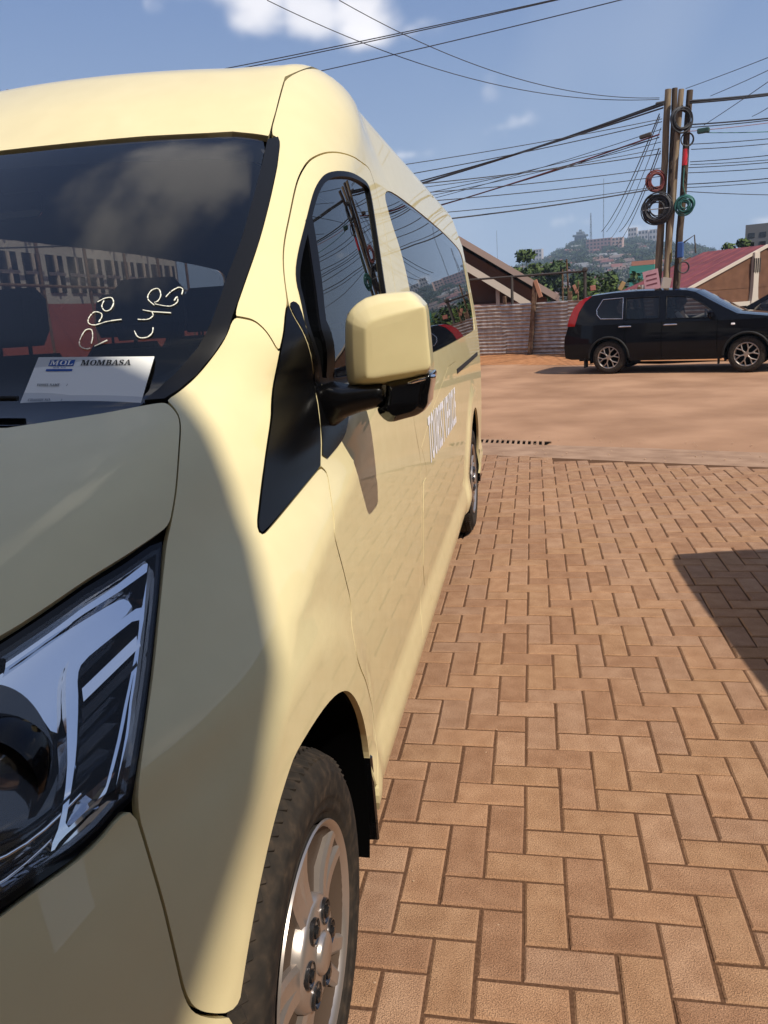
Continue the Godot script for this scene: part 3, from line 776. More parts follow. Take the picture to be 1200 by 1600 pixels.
func make_materials() -> void:
	M.paint = mat(Color(0.888, 0.834, 0.65), 0.5, 0.0, 0.15)
	M.paint.clearcoat_enabled = true
	M.paint.clearcoat = 0.8
	M.paint.clearcoat_roughness = 0.02
	tri_tex(M.paint, noise_tex(512, 0.02, 5, Color(0.972, 0.966, 0.956), Color(1, 1, 1), 61), 0.9)
	M.black_gloss = mat(Color(0.035, 0.035, 0.04), 0.12)
	M.black_gloss.clearcoat_enabled = true
	M.black_gloss.clearcoat_roughness = 0.03
	M.black_piano = mat(Color(0.03, 0.03, 0.036), 0.24, 0.0, 0.4)
	M.nut = mat(Color(0.36, 0.36, 0.37), 0.22, 0.9)
	M.black_satin = mat(Color(0.05, 0.052, 0.065), 0.42, 0.0, 0.32)
	M.black_matt = mat(Color(0.05, 0.05, 0.055), 0.7)
	M.void_black = mat(Color(0.02, 0.02, 0.02), 0.95, 0.0, 0.1)
	M.rubber = mat(Color(0.09, 0.09, 0.10), 0.55)
	M.trim = mat(Color(0.09, 0.09, 0.10), 0.85)
	M.seat = mat(Color(0.08, 0.08, 0.09), 0.92)
	M.grey_plastic = mat(Color(0.20, 0.205, 0.195), 0.75)
	M.chrome = mat(Color(0.86, 0.87, 0.89), 0.04, 1.0)
	M.bowl = mat(Color(0.50, 0.51, 0.53), 0.06, 1.0)
	M.dark_chrome = mat(Color(0.10, 0.10, 0.11), 0.08, 0.6)
	M.alloy = mat(Color(0.68, 0.64, 0.61), 0.30, 0.75)
	M.glass = pane(Color(0.02, 0.025, 0.03), 0.17)
	M.tint = pane(Color(0.02, 0.025, 0.03), 0.74)
	M.clear = pane(Color(0.9, 0.92, 0.95), 0.02)
	M.clear.metallic_specular = 0.30
	M.wrap = mat(lin(0.075, 0.052, 0.038), 0.55, 0.0, 0.2)
	M.frit = mat(Color(0.04, 0.045, 0.05), 0.8, 0.0, 0.05)
	M.white = mat(Color(0.95, 0.94, 0.96), 0.5)
	M.chalk = mat(Color(0.93, 0.93, 0.88), 0.9)
	M.paper = mat(Color(0.93, 0.93, 0.91), 0.75)
	M.orange = mat(Color(0.75, 0.32, 0.05), 0.2)
	M.red_lamp = mat(Color(0.55, 0.02, 0.03), 0.12)
	var grime := noise_tex(512, 0.016, 5, Color(0.55, 0.44, 0.34), Color(0.125, 0.12, 0.115), 5, 0.25)
	M.tyre = tri_tex(mat(Color(1, 1, 1), 0.85, 0.0, 0.3), grime, 3.0)

func sheet_part(called: String, poly: PackedVector2Array, holes: Array, m: Material, parent: Node, off := 0.0, lip := 0.012, both := false) -> void:
	var a := sheet(on_body, poly, holes, off, lip)
	part(called, a, m, parent)
	if both: part(called, mirror_mesh(a), m, parent)

# the door pane: it lies in its opening but is as flat as the door, without the turn of the corner
func on_pane(u: float, v: float) -> Array:
	var r := on_body(u, v)
	var flat := on_body(maxf(u, 2.75), v)
	var n: Vector3 = flat[1]
	return [r[0], (n + Vector3(0, 0, 0.05 * clampf((2.75 - u) / 0.8, 0.0, 1.0))).normalized()]

# a point on the body skin, pushed out by off
func skin(q: Vector2, off := 0.0) -> Vector3:
	var r := on_body(q.x, q.y)
	return r[0] + r[1] * off

func build_van() -> void:
	var van := thing("minibus", "cream high roof minibus with white lettering and black mirror arm, front half in shade", "minibus", VAN_AT)
	var G := 0.0022
	var hood := smooth(sym(pv("hood")), 2)
	sheet_part("bonnet", inset(hood, G), [], M.paint, van)
	var fender := smooth(pv("fender"), 2)
	sheet_part("front_fender", inset(fender, G), [], M.paint, van, 0.0, 0.014, true)
	var dwin := smooth(pv("door_window"), 2)
	var garnish := smooth(pv("garnish"), 1)
	var door := smooth(pv("door"), 2)
	var a := sheet(on_body, inset(door, G), [inset(dwin, 0.012)], 0.0, 0.014)
	var d1 := part("front_door", a, M.paint, van)
	var d2 := part("front_door", mirror_mesh(a), M.paint, van)
	var side := smooth(pv("side"), 2)
	var rwin := smooth(pv("rear_window"), 2)
	var sliding := smooth(pv("sliding"), 1)
	var fuel := smooth(pv("fuel"), 1)
	a = sheet(on_body, inset(side, G), [rwin, sliding, fuel], 0.0, 0.014)
	part("side_panel", a, M.paint, van)
	part("side_panel", mirror_mesh(a), M.paint, van)
	a = sheet(on_body, inset(sliding, G), [], 0.0, 0.012)
	var s1 := part("sliding_door", a, M.paint, van)
	part("sliding_door", mirror_mesh(a), M.paint, van)
	sheet_part("fuel_lid", inset(fuel, G), [], M.paint, van, 0.001, 0.012)
	sheet_part("slide_rail", pv("rail"), [], M.black_matt, van, 0.0035, 0.003, true)
	sheet_part("roof_panel", inset(sym(pv("forehead")), 0.002), [], M.paint, van, 0.0, 0.016)
	sheet_part("front_bumper", inset(smooth(sym(pv("bumper")), 1), G), [], M.paint, van, 0.0, 0.02)
	var grille := sym(pv("grille"))
	sheet_part("grille", grille, [], M.black_matt, van, -0.03, 0.0)
	for k in 5:
		var st := Mesher.new()
		var row := []
		for j in 17: row.append(skin(Vector2(lerpf(-0.55, 0.55, j / 16.0), 0.855 + k * 0.04), -0.01))
		st.tube(row, 0.008)
		part("grille_bar", st.mesh(), M.chrome if k == 4 else M.black_gloss, van)
	# glass
	var glass := inset(smooth(sym(pv("windshield")), 1), 0.002)
	var ws := part("windscreen", sheet(on_body, glass, [], -0.005, 0.0), M.glass, van)
	sheet_part("windscreen_moulding", pv("molding"), [], M.black_satin, van, 0.003, 0.02, true)
	sheet_part("windscreen_border", pv("frit"), [], M.frit, van, -0.009, 0.0, true)
	var band := PackedVector2Array([Vector2(0, 1.9), Vector2(1.9, 1.9), Vector2(2.06, 1.868), Vector2(2.03, 1.813), Vector2(1.8, 1.831), Vector2(0, 1.847)])
	sheet_part("windscreen_border", sym(band), [], M.frit, van, -0.009, 0.0)
	sheet_part("quarter_panel", inset(pv("quarter"), 0.002), [], M.black_piano, van, 0.002, 0.012, true)
	part("door_garnish", sheet(on_body, inset(garnish, 0.0015), [], 0.003, 0.022), M.black_piano, d1)
	part("window_frame", sheet(on_body, dwin, [inset(dwin, 0.014)], 0.002, 0.012), M.black_satin, d1)
	part("window_pane", sheet(on_pane, inset(dwin, 0.012), [], -0.006, 0.0), M.tint, d1)
	part("window_frame", sheet(on_body, dwin, [inset(dwin, 0.014)], 0.002, 0.012, 0.03, 0.025, true), M.black_satin, d2)
	part("window_pane", sheet(on_pane, inset(dwin, 0.012), [], -0.006, 0.0, 0.03, 0.025, true), M.tint, d2)
	var strip := pv("wbar")
	part("window_bar", sheet(on_body, strip, [], 0.001, 0.01), M.black_satin, d1)
	sheet_part("side_window", inset(rwin, 0.003), [], M.tint, van, -0.003, 0.0, true)
	# inner lining behind every gap, open at the windows and wheels
	var shell := PackedVector2Array([Vector2(0, 0.3), Vector2(6.38, 0.3), Vector2(6.38, 3.36), Vector2(0, 3.36)])
	var ws_half := pv("windshield")
	var holes := [inset(rwin, 0.01), inset(dwin, -0.05), PackedVector2Array(ws_half), disc(0.0, 0.465), disc(-3.86, 0.465), pv("lens")]
	a = sheet(on_body, shell, holes, -0.034, 0.0, 0.06, 0.05)
	part("inner_lining", a, M.trim, van)
	part("inner_lining", mirror_mesh(a), M.trim, van)
	# back end
	var tg := Mesher.new()
	for i in 12:
		for j in 12:
			var q := []
			for k in [[0, 0], [1, 0], [1, 1], [0, 1]]:
				var y := lerpf(0.35, 2.04, (j + k[1]) / 12.0)
				var x := lerpf(-0.88, 0.88, (i + k[0]) / 12.0) * (1.0 - 0.19 * pow(clampf((y - 1.2) / 0.84, 0, 1), 1.6))
				q.append(Vector3(x, y, -4.945 + 0.06 * x * x + 0.1 * clampf(y - 1.2, 0.0, 1.0)))
			tg.quad(q[0], q[1], q[2], q[3], Vector3(0, 0, -1))
	var tailgate := part("tailgate", tg.mesh(), M.paint, van)
	var rg := Mesher.new()
	rg.box(Vector3(0, 1.62, -4.94), Vector3(1.4, 0.56, 0.03), Basis(Vector3.RIGHT, 0.1), 0.01)
	part("rear_glass", rg.mesh(), M.black_gloss, tailgate)
	for s in [-1.0, 1.0]:
		var tl := Mesher.new()
		tl.box(Vector3(s * 0.86, 1.15, -4.9), Vector3(0.12, 0.5, 0.09), Basis(), 0.02)
		part("tail_lamp", tl.mesh(), M.red_lamp, van)
	var rb := Mesher.new()
	rb.box(Vector3(0, 0.42, -4.93), Vector3(1.8, 0.26, 0.14), Basis(), 0.04)
	part("rear_bumper", rb.mesh(), M.paint, van)
	var fl := Mesher.new()
	fl.box(Vector3(0, 0.33, -2.45), Vector3(1.6, 0.06, 4.8))
	part("floor_pan", fl.mesh(), M.black_matt, van)
	build_headlight(van)
	build_wheels(van)
	build_mirror(van, d1)
	build_interior(van)
	# lettering on the side, set out letter by letter along the skin
	var st := SystemFont.new()
	st.font_names = PackedStringArray(["Droid Sans"])
	st.font_weight = 700
	var tm := TextMesh.new()
	tm.font = st
	tm.text = "TOURIST VEHICLE"
	tm.font_size = 64
	tm.pixel_size = 0.004
	tm.depth = 0.0
	tm.curve_step = 2.0
	var arr := tm.get_mesh_arrays()
	var av: PackedVector3Array = arr[Mesh.ARRAY_VERTEX]
	var lo := av[0]
	var hi := av[0]
	for p in av: lo = lo.min(p); hi = hi.max(p)
	var ix: PackedInt32Array = arr[Mesh.ARRAY_INDEX]
	var tx := Mesher.new()
	var seen := {}
	for kk in ix.size():
		if kk % 3 != 0: continue
		var k := kk
		var r := []
		for e in 3:
			var p := av[ix[k + e]]
			var q := Vector2(lerpf(3.17, 4.21, (p.x - lo.x) / (hi.x - lo.x)), lerpf(0.885, 1.066, (p.y - lo.y) / (hi.y - lo.y)))
			if not seen.has(q):
				var w := on_body(q.x, q.y)
				seen[q] = [w[0] + w[1] * 0.0012, w[1]]
			r.append(seen[q])
		for j in 2:
			var o := Vector3(0, 0, (j - 0.5) * 0.005)
			tx.tri(r[0][0] + o + r[0][1] * 0.0003 * j, r[1][0] + o + r[1][1] * 0.0003 * j, r[2][0] + o + r[2][1] * 0.0003 * j, r[0][1], r[1][1], r[2][1])
	part("lettering", tx.mesh(), M.white, s1)
	# chalk strokes written on the windscreen
	for k in 9:
		var pts := pv("chalk%d" % k)
		var path := []
		for q in pts: path.append(skin(q, -0.003))
		var cv := Curve3D.new()
		for i in path.size():
			var tn: Vector3 = (path[mini(i + 1, path.size() - 1)] - path[maxi(i - 1, 0)]) / 6.0
			cv.add_point(path[i], -tn, tn)
		var fine := cv.tessellate(3, 3)
		var cm := Mesher.new()
		for i in fine.size() - 1:
			if rng.randf() < 0.06: continue
			cm.tube([fine[i], fine[i + 1]], rng.randf_range(0.0006, 0.0016), rng.randf_range(0.0006, 0.0016), 5)
		part("chalk_stroke", cm.mesh(), M.chalk, ws)
	# wiper resting low on the screen
	var wp := Mesher.new()
	var wl := []
	for k in 9: wl.append(skin(Vector2(lerpf(-0.5, 0.78, k / 8.0), lerpf(1.375, 1.335, k / 8.0)), 0.016))
	wp.tube(wl, 0.008, 0.005, 6)
	part("wiper_blade", wp.mesh(), M.black_matt, van)

const PROJECTOR := Vector2(0.94, 1.01)

func build_headlight(van: Node3D) -> void:
	var lens := pv("lens")
	var left := Node3D.new()
	for s in 2:
		var h := Node3D.new()
		h.name = "headlight" if s == 0 else "headlight_001"
		van.add_child(h, true)
		var f := s == 1
		var put := func(called: String, poly: PackedVector2Array, hs: Array, m: Material, off: float, lip: float) -> void:
			part(called, sheet(on_body, poly, hs, off, lip, 0.015, 0.0125, f), m, h)
		put.call("bucket", inset(lens, -0.02), [], M.bowl, -0.055, 0.0)
		put.call("projector_seat", smooth(pv("proj_disc"), 1), [], M.black_gloss, -0.026, 0.03)
		put.call("upper_trim", pv("up_trim"), [], M.chrome, -0.018, 0.03)
		put.call("side_trim", pv("side_trim"), [], M.chrome, -0.020, 0.03)
		put.call("bezel", inset(lens, -0.006), [inset(lens, 0.006)], M.dark_chrome, -0.006, 0.06)
		put.call("reflector", smooth(pv("chrome"), 1), [], M.chrome, -0.030, 0.03)
		var outer := smooth(pv("drl_outer"), 1)
		var inner := pv("drl_inner")
		put.call("lamp_frame", outer, [smooth(inner, 1)], M.chrome, -0.012, 0.035)
		put.call("lamp_back", inset(inner, -0.004), [], M.dark_chrome, -0.05, 0.0)
		put.call("chrome_strip", smooth(pv("strip"), 1), [], M.chrome, -0.014, 0.02)
		var L := pv("slatL")
		var R := pv("slatR")
		for k in L.size():
			var mb := Mesher.new()
			var a0 := skin(L[k], -0.016); var b0 := skin(R[k], -0.016)
			var a1 := skin(L[k] + Vector2(0, 0.014), -0.05); var b1 := skin(R[k] + Vector2(0, 0.014), -0.05)
			var deep := -0.010 if k < 2 else -0.030
			var a2 := skin(L[k] + Vector2(0, -0.013), deep); var b2 := skin(R[k] + Vector2(0, -0.013), deep)
			mb.quad(a0, b0, b1, a1, Vector3(0, 1, 0)); mb.quad(a2, b2, b1, a1, Vector3(0, -1, 0))
			if f: flip_x(mb)
			part("slat", mb.mesh(), M.dark_chrome if k < 2 else M.chrome, h)
			var ed := Mesher.new()
			ed.quad(a0, b0, a0.lerp(a2, 1.0).lerp(b0.lerp(b2, 1.0), 1.0), a2, Vector3(0.5, 0, 1))
			if f: flip_x(ed)
			part("slat_edge", ed.mesh(), M.chrome if k == 0 else M.dark_chrome, h)
		var lr := Mesher.new()
		var c0 := skin(L[5] + Vector2(0, -0.016), -0.014); var c1 := skin(R[5] + Vector2(0, -0.016), -0.014)
		var c2 := skin(L[5] + Vector2(-0.055, -0.085), -0.050); var c3 := skin(R[5] + Vector2(-0.012, -0.050), -0.046)
		lr.quad(c0, c1, c3, c2, Vector3(0.4, -0.5, 1))
		if f: flip_x(lr)
		part("lower_reflector", lr.mesh(), M.chrome, h)
		for k in 4:
			var rb := Mesher.new()
			var row := []
			for j in 9: row.append(skin(Vector2(PROJECTOR.x - 0.10 + k * 0.012 + 0.20 * j / 8.0, PROJECTOR.y - 0.075 + k * 0.012 - 0.02 * sin(j / 8.0 * PI)), -0.022 + k * 0.003))
			rb.tube(row, 0.0022, -1, 5)
			if f: flip_x(rb)
			part("inner_rib", rb.mesh(), M.chrome if k % 2 == 0 else M.dark_chrome, h)
		# round projector, turned about an axis that looks ahead
		var c := skin(PROJECTOR, -0.035)
		var ax := Vector3(0.25, 0.05, 1).normalized()
		var up := Vector3.UP
		var zz := ax.cross(up).normalized()
		var xf := Transform3D(Basis(ax, zz.cross(ax), zz), c)
		var pm := Mesher.new()
		pm.lathe([[-0.03, 0.064], [0.012, 0.064], [0.018, 0.059], [0.010, 0.054], [-0.008, 0.044]], 40, xf)
		if f: flip_x(pm)
		part("projector_ring", pm.mesh(), M.dark_chrome, h)
		pm = Mesher.new()
		pm.lathe([[-0.03, 0.047], [-0.008, 0.042], [0.004, 0.032], [0.010, 0.019], [0.012, 0.0]], 40, xf)
		if f: flip_x(pm)
		part("projector_lens", pm.mesh(), M.black_gloss, h)
		put.call("clear_cover", inset(lens, 0.002), [], M.clear, -0.002, 0.0)

func wheel_at(van: Node3D, x: float, z: float, left: bool) -> Node3D:
	var w := Node3D.new()
	w.name = "wheel"
	van.add_child(w, true)
	w.position = Vector3(x, 0.352, z)
	if left: w.rotation.y = PI
	var t := Mesher.new()
	t.lathe([[-0.235, 0.222], [-0.238, 0.26], [-0.236, 0.315], [-0.222, 0.338], [-0.20, 0.347], [-0.12, 0.352], [-0.055, 0.348], [-0.028, 0.340], [-0.012, 0.324], [-0.008, 0.316], [-0.0035, 0.311], [-0.0015, 0.305], [0.0, 0.290], [0.0, 0.270], [-0.002, 0.262], [-0.0035, 0.2605], [-0.003, 0.250], [-0.006, 0.240], [-0.012, 0.236], [-0.013, 0.226], [-0.02, 0.218]], 72, Transform3D())
	part("tyre", t.mesh(), M.tyre, w)
	var g := Mesher.new()
	for k in 84:
		var an := TAU * k / 84
		for s in [[-0.034, 0.3395, 0.034, 0.5, -0.42], [-0.085, 0.3485, 0.05, 0.25, -0.05], [-0.15, 0.3495, 0.05, -0.25, 0.0], [-0.205, 0.342, 0.03, -0.5, 0.35]]:
			var e := Vector3(0, cos(an), sin(an))
			var b := Basis(Vector3(1, 0, 0), an) * Basis(Vector3(0, 0, 1), s[4]) * Basis(Vector3(0, 1, 0), s[3])
			g.box(Vector3(s[0], 0, 0) + e * s[1], Vector3(s[2], 0.008, 0.0205), b, 0.001)
	part("tread", g.mesh(), M.tyre, w)
	var r := Mesher.new()
	r.lathe([[-0.20, 0.20], [-0.05, 0.205], [-0.012, 0.216], [-0.008, 0.224], [-0.004, 0.222], [-0.010, 0.212], [-0.03, 0.204], [-0.19, 0.196]], 72, Transform3D())
	part("rim", r.mesh(), M.alloy, w)
	var d := Mesher.new()
	d.lathe([[-0.15, 0.2], [-0.14, 0.0]], 36, Transform3D())
	part("brake_disc", d.mesh(), M.black_matt, w)
	d = Mesher.new()
	d.lathe([[-0.013, 0.2125], [-0.030, 0.196], [-0.037, 0.14], [-0.026, 0.08]], 60, Transform3D())
	part("plastic_wrap", d.mesh(), M.wrap, w)
	for k in 5:
		for s in [-1.0, 1.0]:
			var sp := Mesher.new()
			var an: float = TAU * k / 5 + s * 0.15 + 0.10
			var rings := []
			for i in 9:
				var q := i / 8.0
				var rad := lerpf(0.060, 0.213, q)
				var th: float = an - s * 0.03 * (1.0 - q)
				var e := Vector3(0, cos(th), sin(th))
				var tdir := Vector3(0, -sin(th), cos(th))
				var wd := lerpf(0.024, 0.017, q)
				var x0 := lerpf(-0.004, -0.012, q) - 0.010 * sin(q * PI)
				var cc := e * rad + Vector3(x0, 0, 0)
				rings.append([cc + tdir * wd - Vector3(0.006, 0, 0), cc + tdir * wd * 0.6, cc - tdir * wd * 0.6, cc - tdir * wd - Vector3(0.006, 0, 0), cc - tdir * wd * 0.85 - Vector3(0.035, 0, 0), cc + tdir * wd * 0.85 - Vector3(0.035, 0, 0)])
			sp.loft(rings)
			part("spoke", sp.mesh(), M.alloy, w)
	var hb := Mesher.new()
	hb.lathe([[-0.05, 0.098], [-0.014, 0.096], [-0.006, 0.088], [-0.003, 0.06], [0.0, 0.036]], 40, Transform3D())
	part("hub", hb.mesh(), M.alloy, w)
	hb = Mesher.new()
	hb.lathe([[-0.01, 0.036], [0.006, 0.035], [0.010, 0.030], [0.011, 0.0]], 24, Transform3D())
	part("centre_cap", hb.mesh(), M.alloy, w)
	for k in 6:
		var an := TAU * k / 6 + 0.3
		var ln := Mesher.new()
		ln.lathe([[-0.008, 0.0235], [0.0005, 0.0225], [0.0015, 0.0205], [-0.006, 0.018], [-0.008, 0.0]], 24, Transform3D(Basis(), Vector3(0, cos(an), sin(an)) * 0.066))
		ln.lathe([[-0.02, 0.0115], [0.003, 0.0115], [0.006, 0.008], [0.0065, 0.0]], 6, Transform3D(Basis(), Vector3(0, cos(an), sin(an)) * 0.066), 0, TAU, false)
		part("wheel_nut", ln.mesh(), M.nut, w)
	return w

func build_wheels(van: Node3D) -> void:
	for z in [0.0, -3.86]:
		for s in [-1.0, 1.0]:
			wheel_at(van, s * 0.955, z, s < 0)
			var b := Mesher.new()
			var xf := Transform3D(Basis(), Vector3(0, 0.387, z))
			if s < 0: xf = Transform3D(Basis(Vector3.UP, PI), Vector3(0, 0.387, z))
			b.lathe([[0.52, 0.0], [0.52, 0.435], [0.952, 0.432]], 40, xf, -PI * 0.62, PI * 0.62, false)
			part("wheel_arch_liner", b.mesh(), M.void_black, van)
			var fl := Mesher.new()
			var zz: float = z - 0.462
			fl.box(Vector3(s * 0.875, 0.345, zz), Vector3(0.175, 0.235, 0.012), Basis(Vector3.RIGHT, 0.04), 0.004)
			var flap := part("mud_flap", fl.mesh(), M.black_gloss, van)
			for y in [0.30, 0.42]:
				fl = Mesher.new()
				fl.lathe([[0, 0.010], [0.005, 0.009], [0.007, 0.0]], 10, Transform3D(Basis(Vector3(0, 0, 1), Vector3(0, 1, 0), Vector3(-1, 0, 0)), Vector3(s * 0.925, y, zz + 0.006)))
				part("screw", fl.mesh(), M.black_matt, flap)

func build_mirror(van: Node3D, door: Node3D) -> void:
	var mir := Node3D.new()
	mir.name = "wing_mirror"
	van.add_child(mir, true)
	# outline seen from the front, in the plane of the mirror
	var outer := MIRROR_OUT
	var front := MIRROR_FRONT
	var oq := ring2(outer, 64)
	var fq := ring2(front, 64)
	var cen := Vector2.ZERO
	for q in oq: cen += q / 64.0
	var rings2 := []
	for s in [[0.90, 0.0, -0.602], [0.96, 0.0, -0.592], [1.0, 0.0, -0.565], [1.0, 0.02, -0.525], [1.0, 0.06, -0.512], [1.0, 0.14, -0.503], [1.0, 0.40, -0.486], [1.0, 0.50, -0.481], [1.0, 0.90, -0.467], [1.0, 0.98, -0.4647], [1.0, 1.06, -0.4638], [1.0, 1.15, -0.4635], [1.0, 1.5, -0.463]]:
		var ring := []
		for k in 64:
			var q: Vector2 = cen + (oq[k] - cen) * s[0]
			q = q.lerp(fq[k], s[1]) if s[1] <= 1.0 else cen.lerp(fq[k], 2.0 - s[1])
			ring.append(Vector3(q.x, q.y, s[2]))
		rings2.append(ring)
	var hs := Mesher.new()
	hs.loft_smooth(rings2)
	part("housing", hs.mesh(), M.paint, mir)
	var gl := Mesher.new()
	var r4 := []
	for p in rings2[0]: r4.append(Vector3(lerpf(cen.x, p.x, 0.94), lerpf(cen.y, p.y, 0.94), -0.604))
	for k in 64: gl.flat(Vector3(cen.x, cen.y, -0.604), r4[k], r4[(k + 1) % 64], Vector3(0, 0, -1))
	part("mirror_glass", gl.mesh(), M.chrome, mir)
	# arm and lower bowl
	var arm := Mesher.new()
	var rings := []
	for s in ARM: rings.append(oval(Vector3(s[0], s[1] + 0.006, s[2]), s[3] * 1.18, s[4], s[5]))
	arm.loft_smooth(rings)
	part("arm", arm.mesh(), M.black_piano, mir)
	var bowl := Mesher.new()
	var lq := ring2(MIRROR_LOW, 48)
	var bc := Vector2.ZERO
	for q in lq: bc += q / 48.0
	var brs := []
	for s in [[0.80, -0.602], [0.93, -0.595], [1.0, -0.57], [1.0, -0.51], [0.97, -0.492], [0.90, -0.482], [0.6, -0.476]]:
		var ring := []
		for q in lq:
			var w := bc.lerp(q, s[0])
			ring.append(Vector3(w.x, w.y + (0.012 if q.y > bc.y else 0.0), s[1]))
		brs.append(ring)
	bowl.loft_smooth(brs)
	part("lower_cover", bowl.mesh(), M.black_gloss, mir)
	var ind := Mesher.new()
	ind.tube([Vector3(MIRROR_IND[0], MIRROR_IND[1], -0.482), Vector3((MIRROR_IND[0] + MIRROR_IND[2]) / 2, (MIRROR_IND[1] + MIRROR_IND[3]) / 2 + 0.002, -0.476), Vector3(MIRROR_IND[2], MIRROR_IND[3], -0.50)], 0.0045)
	part("indicator", ind.mesh(), M.chrome, mir)

func oval(c: Vector3, ry: float, rz: float, tilt: float) -> Array:
	var out := []
	for k in 20:
		var a := TAU * k / 20
		var y := ry * signf(cos(a)) * pow(absf(cos(a)), 0.7)
		var z := rz * signf(sin(a)) * pow(absf(sin(a)), 0.7)
		out.append(c + Vector3(-y * sin(tilt), y * cos(tilt), z))
	return out

func build_interior(van: Node3D) -> void:
	# dashboard following the foot of the windscreen
	var d := Mesher.new()
	for i in 24:
		var u0 := lerpf(-1.05, 1.05, i / 24.0)
		var u1 := lerpf(-1.05, 1.05, (i + 1) / 24.0)
		var a := skin(Vector2(u0, 1.335), -0.05); var b := skin(Vector2(u1, 1.335), -0.05)
		a.y = 1.285; b.y = 1.285
		var a2 := Vector3(a.x * 0.97, 1.27, -0.62); var b2 := Vector3(b.x * 0.97, 1.27, -0.62)
		var a3 := Vector3(a.x * 0.97, 0.75, -0.70); var b3 := Vector3(b.x * 0.97, 0.75, -0.70)
		d.quad(a, b, b2, a2, Vector3.UP); d.quad(a2, b2, b3, a3, Vector3(0, 0, -1))
	part("dashboard", d.mesh(), M.grey_plastic, van)
	var sw := Mesher.new()
	var ring := []
	var c := Vector3(-0.42, 1.22, -0.80)
	var b := Basis(Vector3.RIGHT, -0.55)
	for k in 33: ring.append(c + b * Vector3(cos(TAU * k / 32) * 0.19, sin(TAU * k / 32) * 0.19, 0))
	sw.tube(ring, 0.015, -1, 8, false)
	for a in [0.0, 2.4, -2.4]: sw.tube([c, c + b * Vector3(sin(a) * 0.19, cos(a) * -0.19, 0)], 0.014)
	sw.tube([c, c + b * Vector3(0, 0, 0.3)], 0.04)
	part("steering_wheel", sw.mesh(), M.black_matt, van)
	var vm := Mesher.new()
	vm.box(Vector3(-0.02, 1.78, -0.86), Vector3(0.24, 0.07, 0.03), Basis(Vector3.RIGHT, -0.3), 0.012)
	vm.tube([Vector3(-0.02, 1.8, -0.86), Vector3(-0.02, 1.86, -0.84)], 0.012)
	part("rear_view_mirror", vm.mesh(), M.black_gloss, van)
	var rows := [[-1.35, [-0.48, 0.05, 0.48]], [-2.35, [-0.6, -0.15, 0.55]], [-3.15, [-0.6, -0.15, 0.55]], [-3.95, [-0.6, -0.15, 0.3, 0.7]]]
	for r in rows:
		for x in r[1]:
			var z: float = r[0]
			var s := Node3D.new()
			s.name = "passenger_seat"
			van.add_child(s, true)
			s.position = Vector3(x, 0.62, z)
			var m := Mesher.new()
			m.box(Vector3(0, 0.18, 0.22), Vector3(0.44, 0.16, 0.48), Basis(), 0.05)
			part("cushion", m.mesh(), M.seat, s)
			m = Mesher.new()
			m.loft([rounded(0.22, 0.06, Vector3(0, 0.2, 0.02)), rounded(0.23, 0.075, Vector3(0, 0.45, -0.03)), rounded(0.21, 0.065, Vector3(0, 0.68, -0.09)), rounded(0.16, 0.045, Vector3(0, 0.76, -0.11))])
			part("backrest", m.mesh(), M.seat, s)
			m = Mesher.new()
			m.loft([rounded(0.11, 0.04, Vector3(0, 0.79, -0.10)), rounded(0.13, 0.055, Vector3(0, 0.84, -0.11)), rounded(0.125, 0.05, Vector3(0, 0.95, -0.13)), rounded(0.09, 0.035, Vector3(0, 0.99, -0.135))])
			m.tube([Vector3(-0.06, 0.72, -0.1), Vector3(-0.06, 0.82, -0.11)], 0.007)
			m.tube([Vector3(0.06, 0.72, -0.1), Vector3(0.06, 0.82, -0.11)], 0.007)
			part("headrest", m.mesh(), M.seat, s)

func rounded(rx: float, rz: float, c: Vector3) -> Array:
	var out := []
	for k in 16:
		var a := TAU * k / 16
		out.append(c + Vector3(rx * signf(cos(a)) * pow(absf(cos(a)), 0.5), 0, rz * signf(sin(a)) * pow(absf(sin(a)), 0.6)))
	return out

const ALONG := Vector3(0.9338, 0, 0.3579)
const AWAY := Vector3(0.3579, 0, -0.9338)
const ROAD_TURN := -0.36602

# a place given along the road, up, and across the road
func road(s: float, y: float, t: float) -> Vector3:
	return ALONG * s + AWAY * t + Vector3(0, y, 0)

func strip(t0: float, t1: float, y0: float, y1: float, s0: float, s1: float, nt: int, ns: int, bumps := 0.0, sd := 1, ragged := 0.0) -> ArrayMesh:
	var f := FastNoiseLite.new()
	f.seed = sd
	f.frequency = 0.35
	f.fractal_octaves = 3
	var mb := Mesher.new()
	var pts := []
	for i in ns + 1:
		var row := []
		for j in nt + 1:
			var s := lerpf(s0, s1, float(i) / ns)
			var k := float(j) / nt
			var t := lerpf(t0, t1, k)
			if ragged > 0.0 and (j == 0 or j == nt): t += f.get_noise_2d(s * 3.0, j * 9.0) * ragged
			row.append(road(s, lerpf(y0, y1, k) + f.get_noise_2d(s, t) * bumps, t))
		pts.append(row)
	for i in ns:
		for j in nt:
			var a: Vector3 = pts[i][j]; var b: Vector3 = pts[i + 1][j]; var c: Vector3 = pts[i + 1][j + 1]; var d: Vector3 = pts[i][j + 1]
			mb.flat(a, b, c, Vector3.UP); mb.flat(a, c, d, Vector3.UP)
	return mb.mesh()

